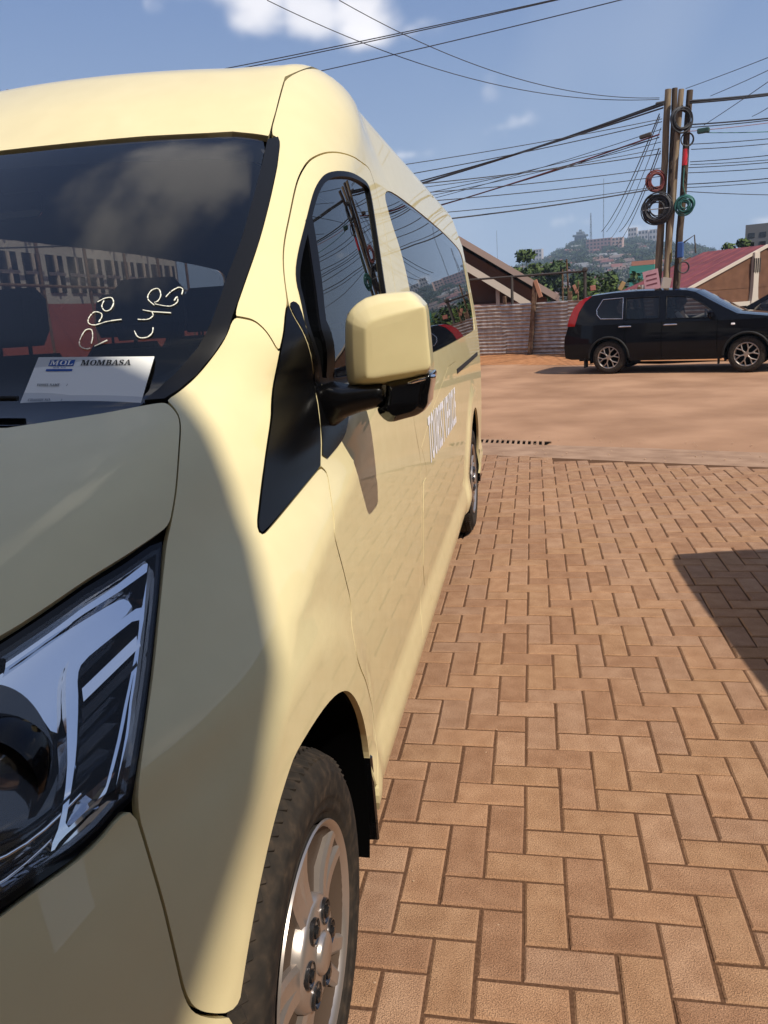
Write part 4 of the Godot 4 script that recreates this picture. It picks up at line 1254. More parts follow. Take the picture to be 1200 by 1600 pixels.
func build_ground() -> void:
	# materials
	var grain := noise_tex(512, 0.09, 4, Color(0.70, 0.68, 0.66), Color(1, 1, 1), 3)
	var soft := noise_tex(512, 0.008, 4, Color(0.88, 0.85, 0.83), Color(1, 1, 1), 8)
	M.grain = grain
	# sandy face of the pavers: grains, pits and a soft blotch
	var gr := FastNoiseLite.new()
	gr.frequency = 0.22
	gr.fractal_octaves = 2
	gr.seed = 14
	var gi: Image = gr.get_seamless_image(512, 512)
	gi.convert(Image.FORMAT_L8)
	var gd := gi.get_data()
	var dots := PackedByteArray()
	dots.resize(512 * 512 * 3)
	var hgt := PackedByteArray()
	hgt.resize(512 * 512)
	var gr_rng := RandomNumberGenerator.new()
	gr_rng.seed = 99
	for k in 512 * 512:
		var g := gd[k] / 255.0
		var w := gr_rng.randf()
		var t := 0.84 + (g - 0.5) * 0.42 + (w - 0.5) * 0.16
		if w > 0.994: t += 0.30
		if w < 0.008: t -= 0.34
		t = clampf(t, 0.3, 1.0)
		dots[k * 3] = int(t * 255); dots[k * 3 + 1] = int(t * 0.985 * 255); dots[k * 3 + 2] = int(t * 0.97 * 255)
		hgt[k] = int(clampf(g * 0.8 + w * 0.2, 0, 1) * 255)
	var sand := ImageTexture.create_from_image(Image.create_from_data(512, 512, false, Image.FORMAT_RGB8, dots))
	var sand_h := ImageTexture.create_from_image(Image.create_from_data(512, 512, false, Image.FORMAT_L8, hgt))
	M.bricks = []
	for k in 7:
		var c: Color = [lin(0.555, 0.345, 0.212), lin(0.52, 0.315, 0.198), lin(0.585, 0.37, 0.24), lin(0.48, 0.285, 0.178), lin(0.545, 0.335, 0.203), lin(0.53, 0.335, 0.222), lin(0.575, 0.35, 0.215)][k]
		var m := mat(c, 0.9, 0.0, 0.25)
		tri_tex(m, sand, 2.1, true)
		m.detail_enabled = true
		m.detail_blend_mode = BaseMaterial3D.BLEND_MODE_MUL
		m.detail_albedo = soft
		bump(m, sand_h, 0.30)
		M.bricks.append(m)
	M.joint = tri_tex(mat(lin(0.155, 0.085, 0.052), 0.98, 0.0, 0.1), grain, 2.0, true)
	var roadtex := noise_tex(512, 0.02, 5, Color(0.80, 0.78, 0.77), Color(1, 1, 1), 12)
	M.road = tri_tex(mat(lin(0.425, 0.252, 0.155), 0.92, 0.0, 0.2), roadtex, 0.06, true)
	bump(M.road, grain, 0.12)
	M.gutter = tri_tex(mat(lin(0.40, 0.26, 0.175), 0.92, 0.0, 0.2), roadtex, 0.25, true)
	M.dirt = tri_tex(mat(lin(0.46, 0.22, 0.105), 0.97, 0.0, 0.1), roadtex, 0.5, true)
	M.earth = mat(lin(0.10, 0.09, 0.05), 0.98)
	# the land, a sheet out to the horizon that dips behind the houses
	var g := Mesher.new()
	for i in 40:
		for j in 40:
			var q := []
			for k in [[0, 0], [1, 0], [1, 1], [0, 1]]:
				var x := pow(absf((i + k[0]) / 20.0 - 1.0), 2.6) * signf((i + k[0]) / 20.0 - 1.0) * 3000.0
				var z := pow(absf((j + k[1]) / 20.0 - 1.0), 2.6) * signf((j + k[1]) / 20.0 - 1.0) * 3000.0
				q.append(Vector3(x, -0.35 - clampf((AWAY.dot(Vector3(x, 0, z)) - 23.0) * 0.03, 0.0, 2.5), z))
			g.quad(q[0], q[1], q[2], q[3], Vector3.UP)
	struct("ground", g.mesh(), M.earth)
	struct("road", strip(8.15, 19.0, -0.15, -0.15, -60, 60, 8, 60, 0.03, 4), M.road)
	struct("gutter_strip", strip(6.86, 8.3, -0.012, -0.146, -60, 60, 8, 200, 0.012, 6, 0.05), M.gutter)
	struct("dirt_verge", strip(18.75, 24.5, -0.146, 0.02, -60, 60, 10, 120, 0.07, 9, 0.5), M.dirt)
	# brick paving: herringbone, each brick with its own chamfered edges
	var pav := Node3D.new()
	pav.name = "pavement"
	add_child(pav, true)
	pav.set_meta("kind", "structure")
	var bed := Mesher.new()
	var far_edge := func(x: float) -> float: return -(6.93 - 0.3579 * x) / 0.9338
	for i in 24:
		var xa := lerpf(-9.0, 9.0, i / 24.0)
		var xb := lerpf(-9.0, 9.0, (i + 1) / 24.0)
		bed.quad(Vector3(xa, -0.0048, 9), Vector3(xb, -0.0048, 9), Vector3(xb, -0.0048, far_edge.call(xb)), Vector3(xa, -0.0048, far_edge.call(xa)), Vector3.UP)
	part("joint_sand", bed.mesh(), M.joint, pav)
	var S := 0.1047
	var hm := []
	for k in 4:
		var mb := Mesher.new()
		paver(mb, Vector3.ZERO, Basis(), S * 2 - 0.0070, S - 0.0070, k)
		hm.append(mb.mesh())
	var list := []
	var eye := Vector3(0, CAM_HEIGHT, 0)
	var cb := cam_basis().inverse()
	for i in range(-60, 62):
		for j in range(-26, 72):
			if posmod(i - j, 4) != 0: continue
			for v in 2:
				var c := Vector3(-0.0442 + (i + (1.0 if v == 0 else 0.5)) * S, 0, -1.4057 - (j + (0.5 if v == 0 else 2.0)) * S)
				if c.z < far_edge.call(c.x) + 0.07 or c.z > 1.2 or c.x < -4.5 or c.x > 4.5: continue
				var q := cb * (c - eye)
				var seen := q.z < -0.2 and absf(q.x / -q.z) < 0.53 and absf(q.y / -q.z) < 0.70 and c.x > -0.42
				list.append([(c - eye).length() + (0.0 if seen else 100.0), c, v])
	list.sort_custom(func(a, b): return a[0] < b[0])
	var rest := []
	for k in 7: rest.append(Mesher.new())
	for k in list.size():
		var c: Vector3 = list[k][1]
		c.y = clampf(rng.randfn(0.0, 0.0009), -0.0012, 0.0018)
		var b := Basis(Vector3.UP, (PI / 2 if list[k][2] == 1 else 0.0) + rng.randfn(0, 0.006) + (PI if rng.randf() < 0.5 else 0.0)) * Basis(Vector3(1, 0, 0), clampf(rng.randfn(0, 0.005), -0.01, 0.01)) * Basis(Vector3(0, 0, 1), clampf(rng.randfn(0, 0.004), -0.008, 0.008))
		var kind := rng.randi() % 7
		if k < 300:
			var o := part("brick", hm[rng.randi() % 4], M.bricks[kind], pav)
			o.transform = Transform3D(b, c)
		else:
			paver(rest[kind], c, b, S * 2 - 0.0070, S - 0.0070, rng.randi() % 4)
	for k in 7:
		part("bricks_beyond", rest[k].mesh(), M.bricks[k], pav).set_meta("kind", "stuff")
	# crumbs of stone and sand spilled over the paving and the road edge
	var stone := Mesher.new()
	stone.loft([rounded(0.3, 0.3, Vector3(0, -0.2, 0)), rounded(0.55, 0.42, Vector3(0.05, 0.1, 0)), rounded(0.3, 0.25, Vector3(0, 0.35, 0.05))])
	var mm := MultiMesh.new()
	mm.transform_format = MultiMesh.TRANSFORM_3D
	mm.mesh = stone.mesh()
	var tf := []
	for k in 1500:
		var p := Vector3(rng.randf_range(-0.5, 3.5), 0.0, rng.randf_range(-6.8, -0.4)) if k < 420 else road(rng.randf_range(-14, 10), 0.0, 6.7 + 2.2 * rng.randf())
		if k >= 420: p.y = lerpf(0.0, -0.14, clampf((AWAY.dot(p) - 6.9) / 1.3, 0.0, 1.0)) + 0.004
		if k >= 1100: p = road(rng.randf_range(-14, 10), -0.142, rng.randf_range(16.5, 20.5))
		var z := rng.randf_range(0.0025, 0.0065) if k < 420 else rng.randf_range(0.005, 0.02)
		tf.append(Transform3D(Basis(Vector3.UP, rng.randf() * TAU).scaled(Vector3(z, z * 0.7, z)), p))
	mm.instance_count = tf.size()
	for k in tf.size(): mm.set_instance_transform(k, tf[k])
	var gv := MultiMeshInstance3D.new()
	gv.name = "loose_gravel"
	gv.multimesh = mm
	gv.material_override = mat(lin(0.42, 0.27, 0.17), 0.95)
	add_child(gv, true)
	tag(gv, "loose gravel crumbs scattered over paving and road edge", "gravel")
	gv.set_meta("kind", "stuff")
	# drain grating in the gutter
	var dr := thing("drain_grating", "long dark slotted drain grating set in the gutter at the paving's far edge", "drain", road(-3.5, -0.139, 8.3), ROAD_TURN)
	var fr := Mesher.new()
	for z in [-0.13, 0.13]: fr.box(Vector3(-0.2, 0.004, z), Vector3(1.36, 0.02, 0.03), Basis(), 0.003)
	part("frame", fr.mesh(), M.gutter, dr)
	var hole := Mesher.new()
	hole.quad(Vector3(-0.85, 0.003, -0.12), Vector3(0.47, 0.003, -0.12), Vector3(0.47, 0.003, 0.12), Vector3(-0.85, 0.003, 0.12), Vector3.UP)
	part("channel", hole.mesh(), M.void_black, dr)
	for k in 20:
		var br := Mesher.new()
		br.box(Vector3(-0.83 + k * 0.066, 0.006, 0), Vector3(0.030, 0.016, 0.24), Basis(Vector3.UP, 0.35), 0.003)
		part("bar", br.mesh(), M.gutter, dr)

func paver(mb: Mesher, c: Vector3, b: Basis, lx: float, lz: float, variant: int) -> void:
	var r := RandomNumberGenerator.new()
	r.seed = variant * 31 + 5
	var ch := 0.0048
	var x := lx / 2
	var z := lz / 2
	var top := []
	var rim := []
	for k in [[-1, -1], [1, -1], [1, 1], [-1, 1]]:
		var jx := r.randf_range(-0.0012, 0.0012)
		var jz := r.randf_range(-0.0012, 0.0012)
		top.append(c + b * Vector3(k[0] * (x - ch) + jx, 0, k[1] * (z - ch) + jz))
		rim.append(c + b * Vector3(k[0] * x + jx, -ch * 0.85, k[1] * z + jz))
	mb.quad(top[0], top[1], top[2], top[3], Vector3.UP)
	for k in 4:
		var o: Vector3 = rim[k] + rim[(k + 1) % 4] - c * 2.0
		mb.quad(top[k], top[(k + 1) % 4], rim[(k + 1) % 4], rim[k], o.normalized() + Vector3.UP)
		mb.quad(rim[k], rim[(k + 1) % 4], rim[(k + 1) % 4] - Vector3(0, 0.02, 0), rim[k] - Vector3(0, 0.02, 0), o)

func build_paper() -> void:
	var p := thing("shipping_label", "white paper card printed MOL MOMBASA leaning inside the windscreen", "paper card", VAN_AT)
	var tl := Vector3(0.453, 1.420, -0.212); var tr := Vector3(0.656, 1.415, -0.264); var br := Vector3(0.670, 1.331, -0.158); var bl := Vector3(0.459, 1.343, -0.124)
	var ex := (tr - tl).lerp(br - bl, 0.5)
	var ey := (tl - bl).lerp(tr - br, 0.5)
	var n := ex.cross(ey).normalized()
	var o := bl - n * 0.010
	tl -= n * 0.010; tr -= n * 0.010; br -= n * 0.010
	ex = br - o
	ey = tl - o
	var m := Mesher.new()
	m.quad(o, br, o + ex + ey, tl, n)
	m.quad(o - n * 0.0006, br - n * 0.0006, o + ex + ey - n * 0.0006, tl - n * 0.0006, -n)
	part("card", m.mesh(), M.paper, p)
	var blue := mat(Color(0.05, 0.30, 0.62), 0.7)
	var ink := mat(Color(0.05, 0.05, 0.06), 0.8)
	for k in 3:
		var q := Mesher.new()
		var a := 0.115 + k * 0.073
		q.quad(o + ex * a + ey * 0.80 + n * 0.0008, o + ex * (a + 0.069) + ey * 0.80 + n * 0.0008, o + ex * (a + 0.069) + ey * 0.935 + n * 0.0008, o + ex * a + ey * 0.935 + n * 0.0008, n)
		part("blue_square", q.mesh(), blue, p)
	var bar := Mesher.new()
	bar.quad(o + ex * 0.11 + ey * 0.69 + n * 0.0008, o + ex * 0.335 + ey * 0.69 + n * 0.0008, o + ex * 0.335 + ey * 0.735 + n * 0.0008, o + ex * 0.11 + ey * 0.735 + n * 0.0008, n)
	part("blue_bar", bar.mesh(), blue, p)
	var put := func(txt: String, x: float, y: float, w: float, h: float, mm: Material, bold: bool) -> void:
		var f := SystemFont.new()
		f.font_names = PackedStringArray(["Droid Serif"])
		f.font_weight = 700 if bold else 400
		var t := TextMesh.new()
		t.font = f
		t.text = txt
		t.font_size = 48
		t.pixel_size = 0.01
		t.depth = 0.0
		var av: PackedVector3Array = t.get_mesh_arrays()[Mesh.ARRAY_VERTEX]
		var ix: PackedInt32Array = t.get_mesh_arrays()[Mesh.ARRAY_INDEX]
		var lo := av[0]; var hi := av[0]
		for v in av: lo = lo.min(v); hi = hi.max(v)
		var mb := Mesher.new()
		for k in range(0, ix.size(), 3):
			var q := []
			for e in 3:
				var v := av[ix[k + e]]
				q.append(o + ex * (x + w * (v.x - lo.x) / (hi.x - lo.x)) + ey * (y + h * (v.y - lo.y) / (hi.y - lo.y)) + n * 0.0014)
			mb.flat(q[0], q[1], q[2], n)
		part("print", mb.mesh(), mm, p)
	put.call("MOL", 0.125, 0.815, 0.195, 0.10, M.paper, true)
	put.call("MOL ACE", 0.165, 0.75, 0.11, 0.03, blue, true)
	put.call("MOMBASA", 0.39, 0.805, 0.43, 0.115, ink, true)
	put.call("VESSEL NAME", 0.085, 0.375, 0.19, 0.05, ink, true)
	put.call(":", 0.335, 0.375, 0.008, 0.04, ink, true)
	put.call("CHASSIS NO.", 0.06, 0.07, 0.19, 0.05, ink, true)
	put.call(":", 0.335, 0.07, 0.008, 0.04, ink, true)

# ---------------------------------------------------------------- cars
func car_side(x: float, y: float) -> Array:
	var f := func(xx: float, yy: float) -> float:
		var w := 0.0
		if yy < 0.42: w = lerpf(0.80, 0.875, clampf((yy - 0.2) / 0.22, 0, 1))
		elif yy < 0.80: w = 0.875 + 0.012 * sin((yy - 0.42) / 0.38 * PI)
		elif yy < 1.02: w = lerpf(0.875, 0.845, (yy - 0.80) / 0.22)
		else: w = 0.845 - (yy - 1.02) * 0.30 - (yy - 1.02) * (yy - 1.02) * 0.12
		var e := absf(xx + 0.03) / 2.36
		return w * (1.0 - 0.20 * pow(e, 7.0))
	var z: float = f.call(x, y)
	var n := Vector3(-(f.call(x + 0.01, y) - f.call(x - 0.01, y)) / 0.02, -(f.call(x, y + 0.01) - f.call(x, y - 0.01)) / 0.02, 1).normalized()
	return [Vector3(x, y, z), n]

func flatpoly(a: Array) -> PackedVector2Array:
	var out := PackedVector2Array()
	for k in range(0, a.size(), 2): out.append(Vector2(a[k], a[k + 1]))
	return out

const CAR_TOP := [-2.24, .33, -2.26, .56, -2.25, .76, -2.21, .86, -2.17, 1.02, -2.08, 1.30, -1.97, 1.47, -1.84, 1.56, -1.69, 1.59, -1.27, 1.62, -.75, 1.625, -.24, 1.61, .15, 1.585, .33, 1.54, .57, 1.40, .89, 1.22, 1.12, 1.10, 1.35, 1.07, 1.65, 1.03, 1.95, .97, 2.12, .88, 2.20, .74, 2.22, .55, 2.20, .34]

func build_car(called: String, label: String, at: Vector3, turn: float, paint: Material, detailed: bool) -> Node3D:
	var car := thing(called, label, "car", at, turn)
	var outline := flatpoly(CAR_TOP)
	var top := outline.duplicate()
	for k in [[2.05, 0.27], [1.78, 0.27]]: outline.append(Vector2(k[0], k[1]))
	for w in [1.32, -1.29]:
		for k in 15:
			var a := PI * (k / 14.0) - 0.02
			outline.append(Vector2(w + cos(a) * 0.40, maxf(0.27, 0.335 + sin(a) * 0.40)))
		if w > 0.0:
			outline.append(Vector2(0.88, 0.26)); outline.append(Vector2(-0.86, 0.26))
	outline.append(Vector2(-1.72, 0.30)); outline.append(Vector2(-2.1, 0.30))
	var wins := [[-1.57, 1.30, -1.46, 1.50, -1.05, 1.51, -1.02, 1.10, -1.47, 1.12, -1.55, 1.20], [-.98, 1.50, -.34, 1.49, -.31, 1.07, -.96, 1.09], [-.20, 1.49, .09, 1.475, .28, 1.43, .51, 1.29, .66, 1.17, .69, 1.05, -.17, 1.06]]
	var holes := []
	for w in wins: holes.append(flatpoly(w))
	var side := sheet(car_side, outline, holes, 0.0, 0.03, 0.09, 0.07)
	part("body_side", side, paint, car)
	var far_side := mirror_z(side)
	part("body_side", far_side, paint, car)
	# skin over the top from one side to the other
	var kinds := {"roof": Mesher.new(), "bonnet": Mesher.new(), "windscreen": Mesher.new(), "rear_window": Mesher.new(), "front_bumper": Mesher.new(), "tailgate": Mesher.new()}
	for k in top.size() - 1:
		var a := top[k]
		var b := top[k + 1]
		var m := (a + b) / 2
		var kind := "roof"
		if m.x > 0.33 and m.y > 1.09: kind = "windscreen"
		elif m.x > 2.0: kind = "front_bumper"
		elif m.x > 0.33: kind = "bonnet"
		elif m.x < -1.93 and m.y > 1.02: kind = "rear_window"
		elif m.x < -1.93: kind = "tailgate"
		var mb: Mesher = kinds[kind]
		for j in 8:
			var q := []
			for e in [[a, j], [b, j], [b, j + 1], [a, j + 1]]:
				var w: Vector3 = car_side(e[0].x, e[0].y)[0]
				var t: float = e[1] / 4.0 - 1.0
				var cr := (1.0 - pow(absf(t), 2.5))
				var o := Vector2(b.y - a.y, a.x - b.x).normalized() * -1.0
				q.append(Vector3(w.x + o.x * cr * 0.05, w.y + maxf(o.y, 0) * cr * 0.035, w.z * t))
			mb.quad(q[0], q[1], q[2], q[3], Vector3((a.y - b.y), b.x - a.x, 0).normalized() + Vector3(m.x * 0.05, 0.2, 0))
	for k in kinds: part(k, kinds[k].mesh(), M.car_glass if k == "windscreen" or k == "rear_window" else paint, car)
	var gk := ["quarter_window", "rear_door_window", "front_door_window"]
	for k in 3:
		var gl: Material = M.tint if k < 2 else M.car_glass
		var g := sheet(car_side, holes[k], [], -0.012, 0.0, 0.09, 0.07)
		part(gk[k], g, gl, car)
		part(gk[k], mirror_z(g), gl, car)
	var un := Mesher.new()
	un.box(Vector3(0, 0.33, 0), Vector3(4.0, 0.16, 1.1))
	un.box(Vector3(0, 0.62, 0), Vector3(1.7, 0.5, 1.5))
	part("floor_pan", un.mesh(), M.void_black, car)
	for w in [1.32, -1.29]:
		for s in [1.0, -1.0]:
			car_wheel(car, Vector3(w, 0.335, s * 0.855), s)
			var li := Mesher.new()
			li.lathe([[0.0, 0.0], [0.0, 0.40], [0.30, 0.40]], 24, Transform3D(Basis(Vector3(0, 0, s), Vector3(0, 1, 0), Vector3(-s, 0, 0)), Vector3(w, 0.335, s * 0.55)), -PI * 0.6, PI * 0.6)
			part("wheel_arch", li.mesh(), M.void_black, car)
	if not detailed: return car
	# door gaps, handles, cladding, lamps
	for x in [[-1.0, 1.05, -0.92, 0.5], [-0.25, 1.04, -0.23, 0.32], [0.78, 1.02, 0.80, 0.40]]:
		var p := []
		for k in 8:
			var r := car_side(lerpf(x[0], x[2], k / 7.0), lerpf(x[1], x[3], k / 7.0))
			p.append(r[0] + r[1] * 0.0005)
		var gp := Mesher.new()
		gp.tube(p, 0.005, -1, 5)
		part("door_gap", gp.mesh(), M.void_black, car)
	for x in [-0.965, -0.08]:
		var r := car_side(x, 0.945)
		var h := Mesher.new()
		h.tube([r[0] + Vector3(-0.12, 0, 0.004), r[0] + Vector3(-0.09, 0.004, 0.03), r[0] + Vector3(0.09, 0.004, 0.03), r[0] + Vector3(0.12, 0, 0.004)], 0.016, -1, 6)
		part("door_handle", h.mesh(), M.chrome, car)
	for k in 3:
		var pts := []
		var hl: PackedVector2Array = holes[k]
		for j in hl.size() + 1:
			var r := car_side(hl[j % hl.size()].x, hl[j % hl.size()].y)
			pts.append(r[0] + r[1] * 0.004)
		var tr := Mesher.new()
		tr.tube(pts, 0.009, -1, 5, false)
		part("window_trim", tr.mesh(), M.chrome if k == 0 else M.black_satin, car)
	for w in [1.32, -1.29]:
		var pts := []
		for k in 17:
			var a := PI * k / 16.0
			var r := car_side(w + cos(a) * 0.415, 0.335 + sin(a) * 0.415)
			pts.append(r[0] + r[1] * 0.004)
		var tr := Mesher.new()
		tr.tube(pts, 0.022, -1, 6)
		part("arch_trim", tr.mesh(), M.black_matt, car)
	var tl := flatpoly([-2.19, .99, -2.155, 1.17, -2.07, 1.37, -1.96, 1.49, -1.83, 1.56, -1.70, 1.585, -1.84, 1.47, -1.95, 1.27, -2.02, .99])
	var lamp := sheet(car_side, tl, [], 0.006, 0.02, 0.09, 0.07)
	part("tail_lamp", lamp, M.red_lamp, car)
	part("tail_lamp", mirror_z(lamp), M.red_lamp, car)
	var mm := Mesher.new()
	mm.box(Vector3(0.68, 1.11, 0.97), Vector3(0.10, 0.15, 0.20), Basis(), 0.035)
	mm.box(Vector3(0.66, 1.06, 0.86), Vector3(0.06, 0.04, 0.10))
	part("wing_mirror", mm.mesh(), paint, car)
	var rp := car_side(1.06, 0.91)
	var ro := Mesher.new()
	ro.box(rp[0], Vector3(0.07, 0.035, 0.02), Basis(), 0.008)
	part("side_repeater", ro.mesh(), M.white, car)
	var bl := Mesher.new()
	bl.box(Vector3(-1.80, 0.24, 0.72), Vector3(0.03, 0.22, 0.2))
	part("mud_flap", bl.mesh(), M.black_matt, car)
	part("mud_flap", boxmesh(Vector3(0.82, 0.24, 0.75), Vector3(0.02, 0.16, 0.16)), M.black_matt, car)
	for x in [-0.75, 0.12]:
		for z in [-0.36, 0.36]:
			var st := Mesher.new()
			st.box(Vector3(x - 0.22, 0.98, z), Vector3(0.12, 0.62, 0.44), Basis(Vector3(0, 0, 1), 0.2), 0.05)
			st.box(Vector3(x - 0.31, 1.36, z), Vector3(0.09, 0.18, 0.24), Basis(Vector3(0, 0, 1), 0.2), 0.04)
			st.box(Vector3(x, 0.78, z), Vector3(0.48, 0.14, 0.46), Basis(), 0.05)
			part("seat", st.mesh(), M.seat if x > 0 else M.grey_plastic, car)
	var sw := Mesher.new()
	var ring := []
	for k in 21: ring.append(Vector3(0.55, 1.02, 0.36) + Basis(Vector3(0, 0, 1), 0.4) * Vector3(0, cos(TAU * k / 20) * 0.18, sin(TAU * k / 20) * 0.18))
	sw.tube(ring, 0.014, -1, 6, false)
	part("steering_wheel", sw.mesh(), M.black_matt, car)
	return car

func mirror_z(m: Mesh) -> ArrayMesh:
	var s := m.surface_get_arrays(0)
	var mb := Mesher.new()
	mb.v = s[Mesh.ARRAY_VERTEX]; mb.n = s[Mesh.ARRAY_NORMAL]; mb.t = s[Mesh.ARRAY_TEX_UV]
	for k in mb.v.size():
		mb.v[k].z = -mb.v[k].z; mb.n[k].z = -mb.n[k].z
	for k in range(0, mb.v.size(), 3):
		var p := mb.v[k + 1]; mb.v[k + 1] = mb.v[k + 2]; mb.v[k + 2] = p
		var q := mb.n[k + 1]; mb.n[k + 1] = mb.n[k + 2]; mb.n[k + 2] = q
	return mb.mesh()

func car_wheel(car: Node3D, at: Vector3, s: float) -> void:
	var w := Node3D.new()
	w.name = "wheel"
	car.add_child(w, true)
	w.position = at
	w.rotation.y = 0.0 if s > 0 else PI
	var xf := Transform3D(Basis(Vector3(0, 0, 1), Vector3(0, 1, 0), Vector3(-1, 0, 0)), Vector3.ZERO)
	var t := Mesher.new()
	t.lathe([[-0.22, 0.20], [-0.22, 0.31], [-0.20, 0.332], [-0.03, 0.332], [-0.005, 0.31], [0.0, 0.26], [-0.01, 0.225]], 40, xf)
	part("tyre", t.mesh(), M.tyre, w)
	var r := Mesher.new()
	r.lathe([[-0.14, 0.20], [-0.02, 0.205], [-0.006, 0.226], [-0.004, 0.222], [-0.03, 0.205]], 40, xf)
	part("rim", r.mesh(), M.alloy, w)
	var d := Mesher.new()
	d.lathe([[-0.12, 0.2], [-0.11, 0.0]], 20, xf)
	part("brake_disc", d.mesh(), M.void_black, w)
	var sp := Mesher.new()
	for k in 6:
		var a := TAU * k / 6.0 + 0.25
		var e := Vector3(cos(a), sin(a), 0)
		for j in [-1.0, 1.0]:
			var a2: float = a + j * 0.26
			var e2 := Vector3(cos(a2), sin(a2), 0)
			sp.tube([e * 0.04 + Vector3(0, 0, -0.012), e * 0.11 + Vector3(0, 0, -0.006), e2 * 0.214 + Vector3(0, 0, -0.02)], 0.016, 0.013, 5)
	sp.lathe([[-0.03, 0.055], [0.0, 0.05], [0.004, 0.0]], 16, xf)
	part("spokes", sp.mesh(), M.alloy, w)

# ---------------------------------------------------------------- the street beyond
func ripple(w: float, h: float, pitch := 0.076, amp := 0.011, upright := false, sd := 0) -> ArrayMesh:
	var mb := Mesher.new()
	var f := FastNoiseLite.new()
	f.seed = sd
	f.frequency = 1.2
	var long := w if upright else h
	var n := int(long / pitch * 6.0)
	var cols := 8
	var pt := func(i: int, j: int) -> Vector3:
		var a := long * i / n
		var b := (h if upright else w) * j / cols
		var z := sin(TAU * a / pitch) * amp + f.get_noise_2d(a * 1.5, b) * 0.02
		return Vector3(a - w / 2, b, z) if upright else Vector3(b - w / 2, a, z)
	for i in n:
		for j in cols:
			var q := [pt.call(i, j), pt.call(i + 1, j), pt.call(i + 1, j + 1), pt.call(i, j + 1)]
			var nn := []
			for k in 4:
				var ii: int = i + (1 if k == 1 or k == 2 else 0)
				var sl := cos(TAU * (long * ii / n) / pitch) * amp * TAU / pitch
				nn.append((Vector3(-sl, 0, 1) if upright else Vector3(0, -sl, 1)).normalized())
			mb.tri(q[0], q[1], q[2], nn[0], nn[1], nn[2]); mb.tri(q[0], q[2], q[3], nn[0], nn[2], nn[3])
	return mb.mesh()

func bar(pts: Array, r: float, r1 := -1.0, sides := 8) -> ArrayMesh:
	var mb := Mesher.new()
	mb.tube(pts, r, r1, sides)
	return mb.mesh()

func boxmesh(at: Vector3, size: Vector3, basis := Basis(), bev := 0.0) -> ArrayMesh:
	var mb := Mesher.new()
	mb.box(at, size, basis, bev)
	return mb.mesh()

func coil(o: Node3D, r: float, thick: float, turns: int, m: Material, c: Vector3, tilt := Basis()) -> void:
	for k in turns:
		var pts := []
		var rr := r + rng.randf_range(-0.5, 0.5) * thick
		var off := Vector3(rng.randf_range(-0.3, 0.3) * thick, rng.randf_range(-0.3, 0.3) * thick, (float(k) / turns - 0.5) * thick)
		for j in 29: pts.append(c + tilt * (Vector3(cos(TAU * j / 28) * rr, sin(TAU * j / 28) * rr, 0) + off))
		var mb := Mesher.new()
		mb.tube(pts, 0.013, -1, 6, false)
		part("loop", mb.mesh(), m, o)

# a house with a gable end that faces local +z
func gable_house(called: String, label: String, at: Vector3, turn: float, w: float, eave: float, ridge: float, length: float, hip: float, wall: Material, roof: Material, trim: Material, over := 0.5, bb := 0.165) -> Node3D:
	var h := thing(called, label, "house", at, turn)
	var mb := Mesher.new()
	mb.box(Vector3(0, eave / 2 - 0.5, -length / 2), Vector3(w - over * 2, eave + 1.0, length))
	var hw := w / 2 - over
	var sl := (ridge - eave) / (w / 2)
	mb.flat(Vector3(-hw, eave - 0.02, 0), Vector3(hw, eave - 0.02, 0), Vector3(0, ridge - over * sl - 0.06, 0), Vector3(0, 0, 1))
	mb.flat(Vector3(-hw, eave - 0.02, -length), Vector3(hw, eave - 0.02, -length), Vector3(0, ridge - over * sl - 0.06, -length), Vector3(0, 0, -1))
	part("wall", mb.mesh(), wall, h)
	for s in [-1.0, 1.0]:
		var rf := Mesher.new()
		var a := Vector3(s * w / 2, eave, over)
		var b := Vector3(0, ridge, over)
		var c := Vector3(0, ridge, -length + hip)
		var d := Vector3(s * w / 2, eave, -length)
		var up := Vector3(0, 0.05, 0)
		rf.quad(a + up, b + up, c + up, d + up, Vector3(s, 1.5, 0))
		rf.quad(a, b, c, d, Vector3(-s, -1.5, 0))
		# standing ribs of the sheets
		var n := int(length / 0.45)
		for k in n:
			var t := (k + 0.5) / n
			rf.tube([a.lerp(d, t) + up, b.lerp(c, t) + up], 0.014, -1, 4)
		part("roof", rf.mesh(), roof, h)
		var fa := Mesher.new()
		fa.loft([[a + Vector3(s * 0.02, 0.055, 0.002), b + Vector3(0, 0.06, 0.002), b + Vector3(0, -bb, 0.002), a + Vector3(s * 0.02, -bb, 0.002)], [a + Vector3(s * 0.02, 0.055, 0.05), b + Vector3(0, 0.06, 0.05), b + Vector3(0, -bb, 0.05), a + Vector3(s * 0.02, -bb, 0.05)]])
		part("bargeboard", fa.mesh(), trim, h)
		var fb := Mesher.new()
		fb.box(Vector3(s * (w / 2 - 0.01), eave - 0.06, -length / 2), Vector3(0.04, 0.16, length))
		part("fascia", fb.mesh(), trim, h)
	var hp := Mesher.new()
	hp.flat(Vector3(-w / 2, eave + 0.05, -length), Vector3(w / 2, eave + 0.05, -length), Vector3(0, ridge + 0.05, -length + hip), Vector3(0, 1, -1))
	part("roof", hp.mesh(), roof, h)
	return h

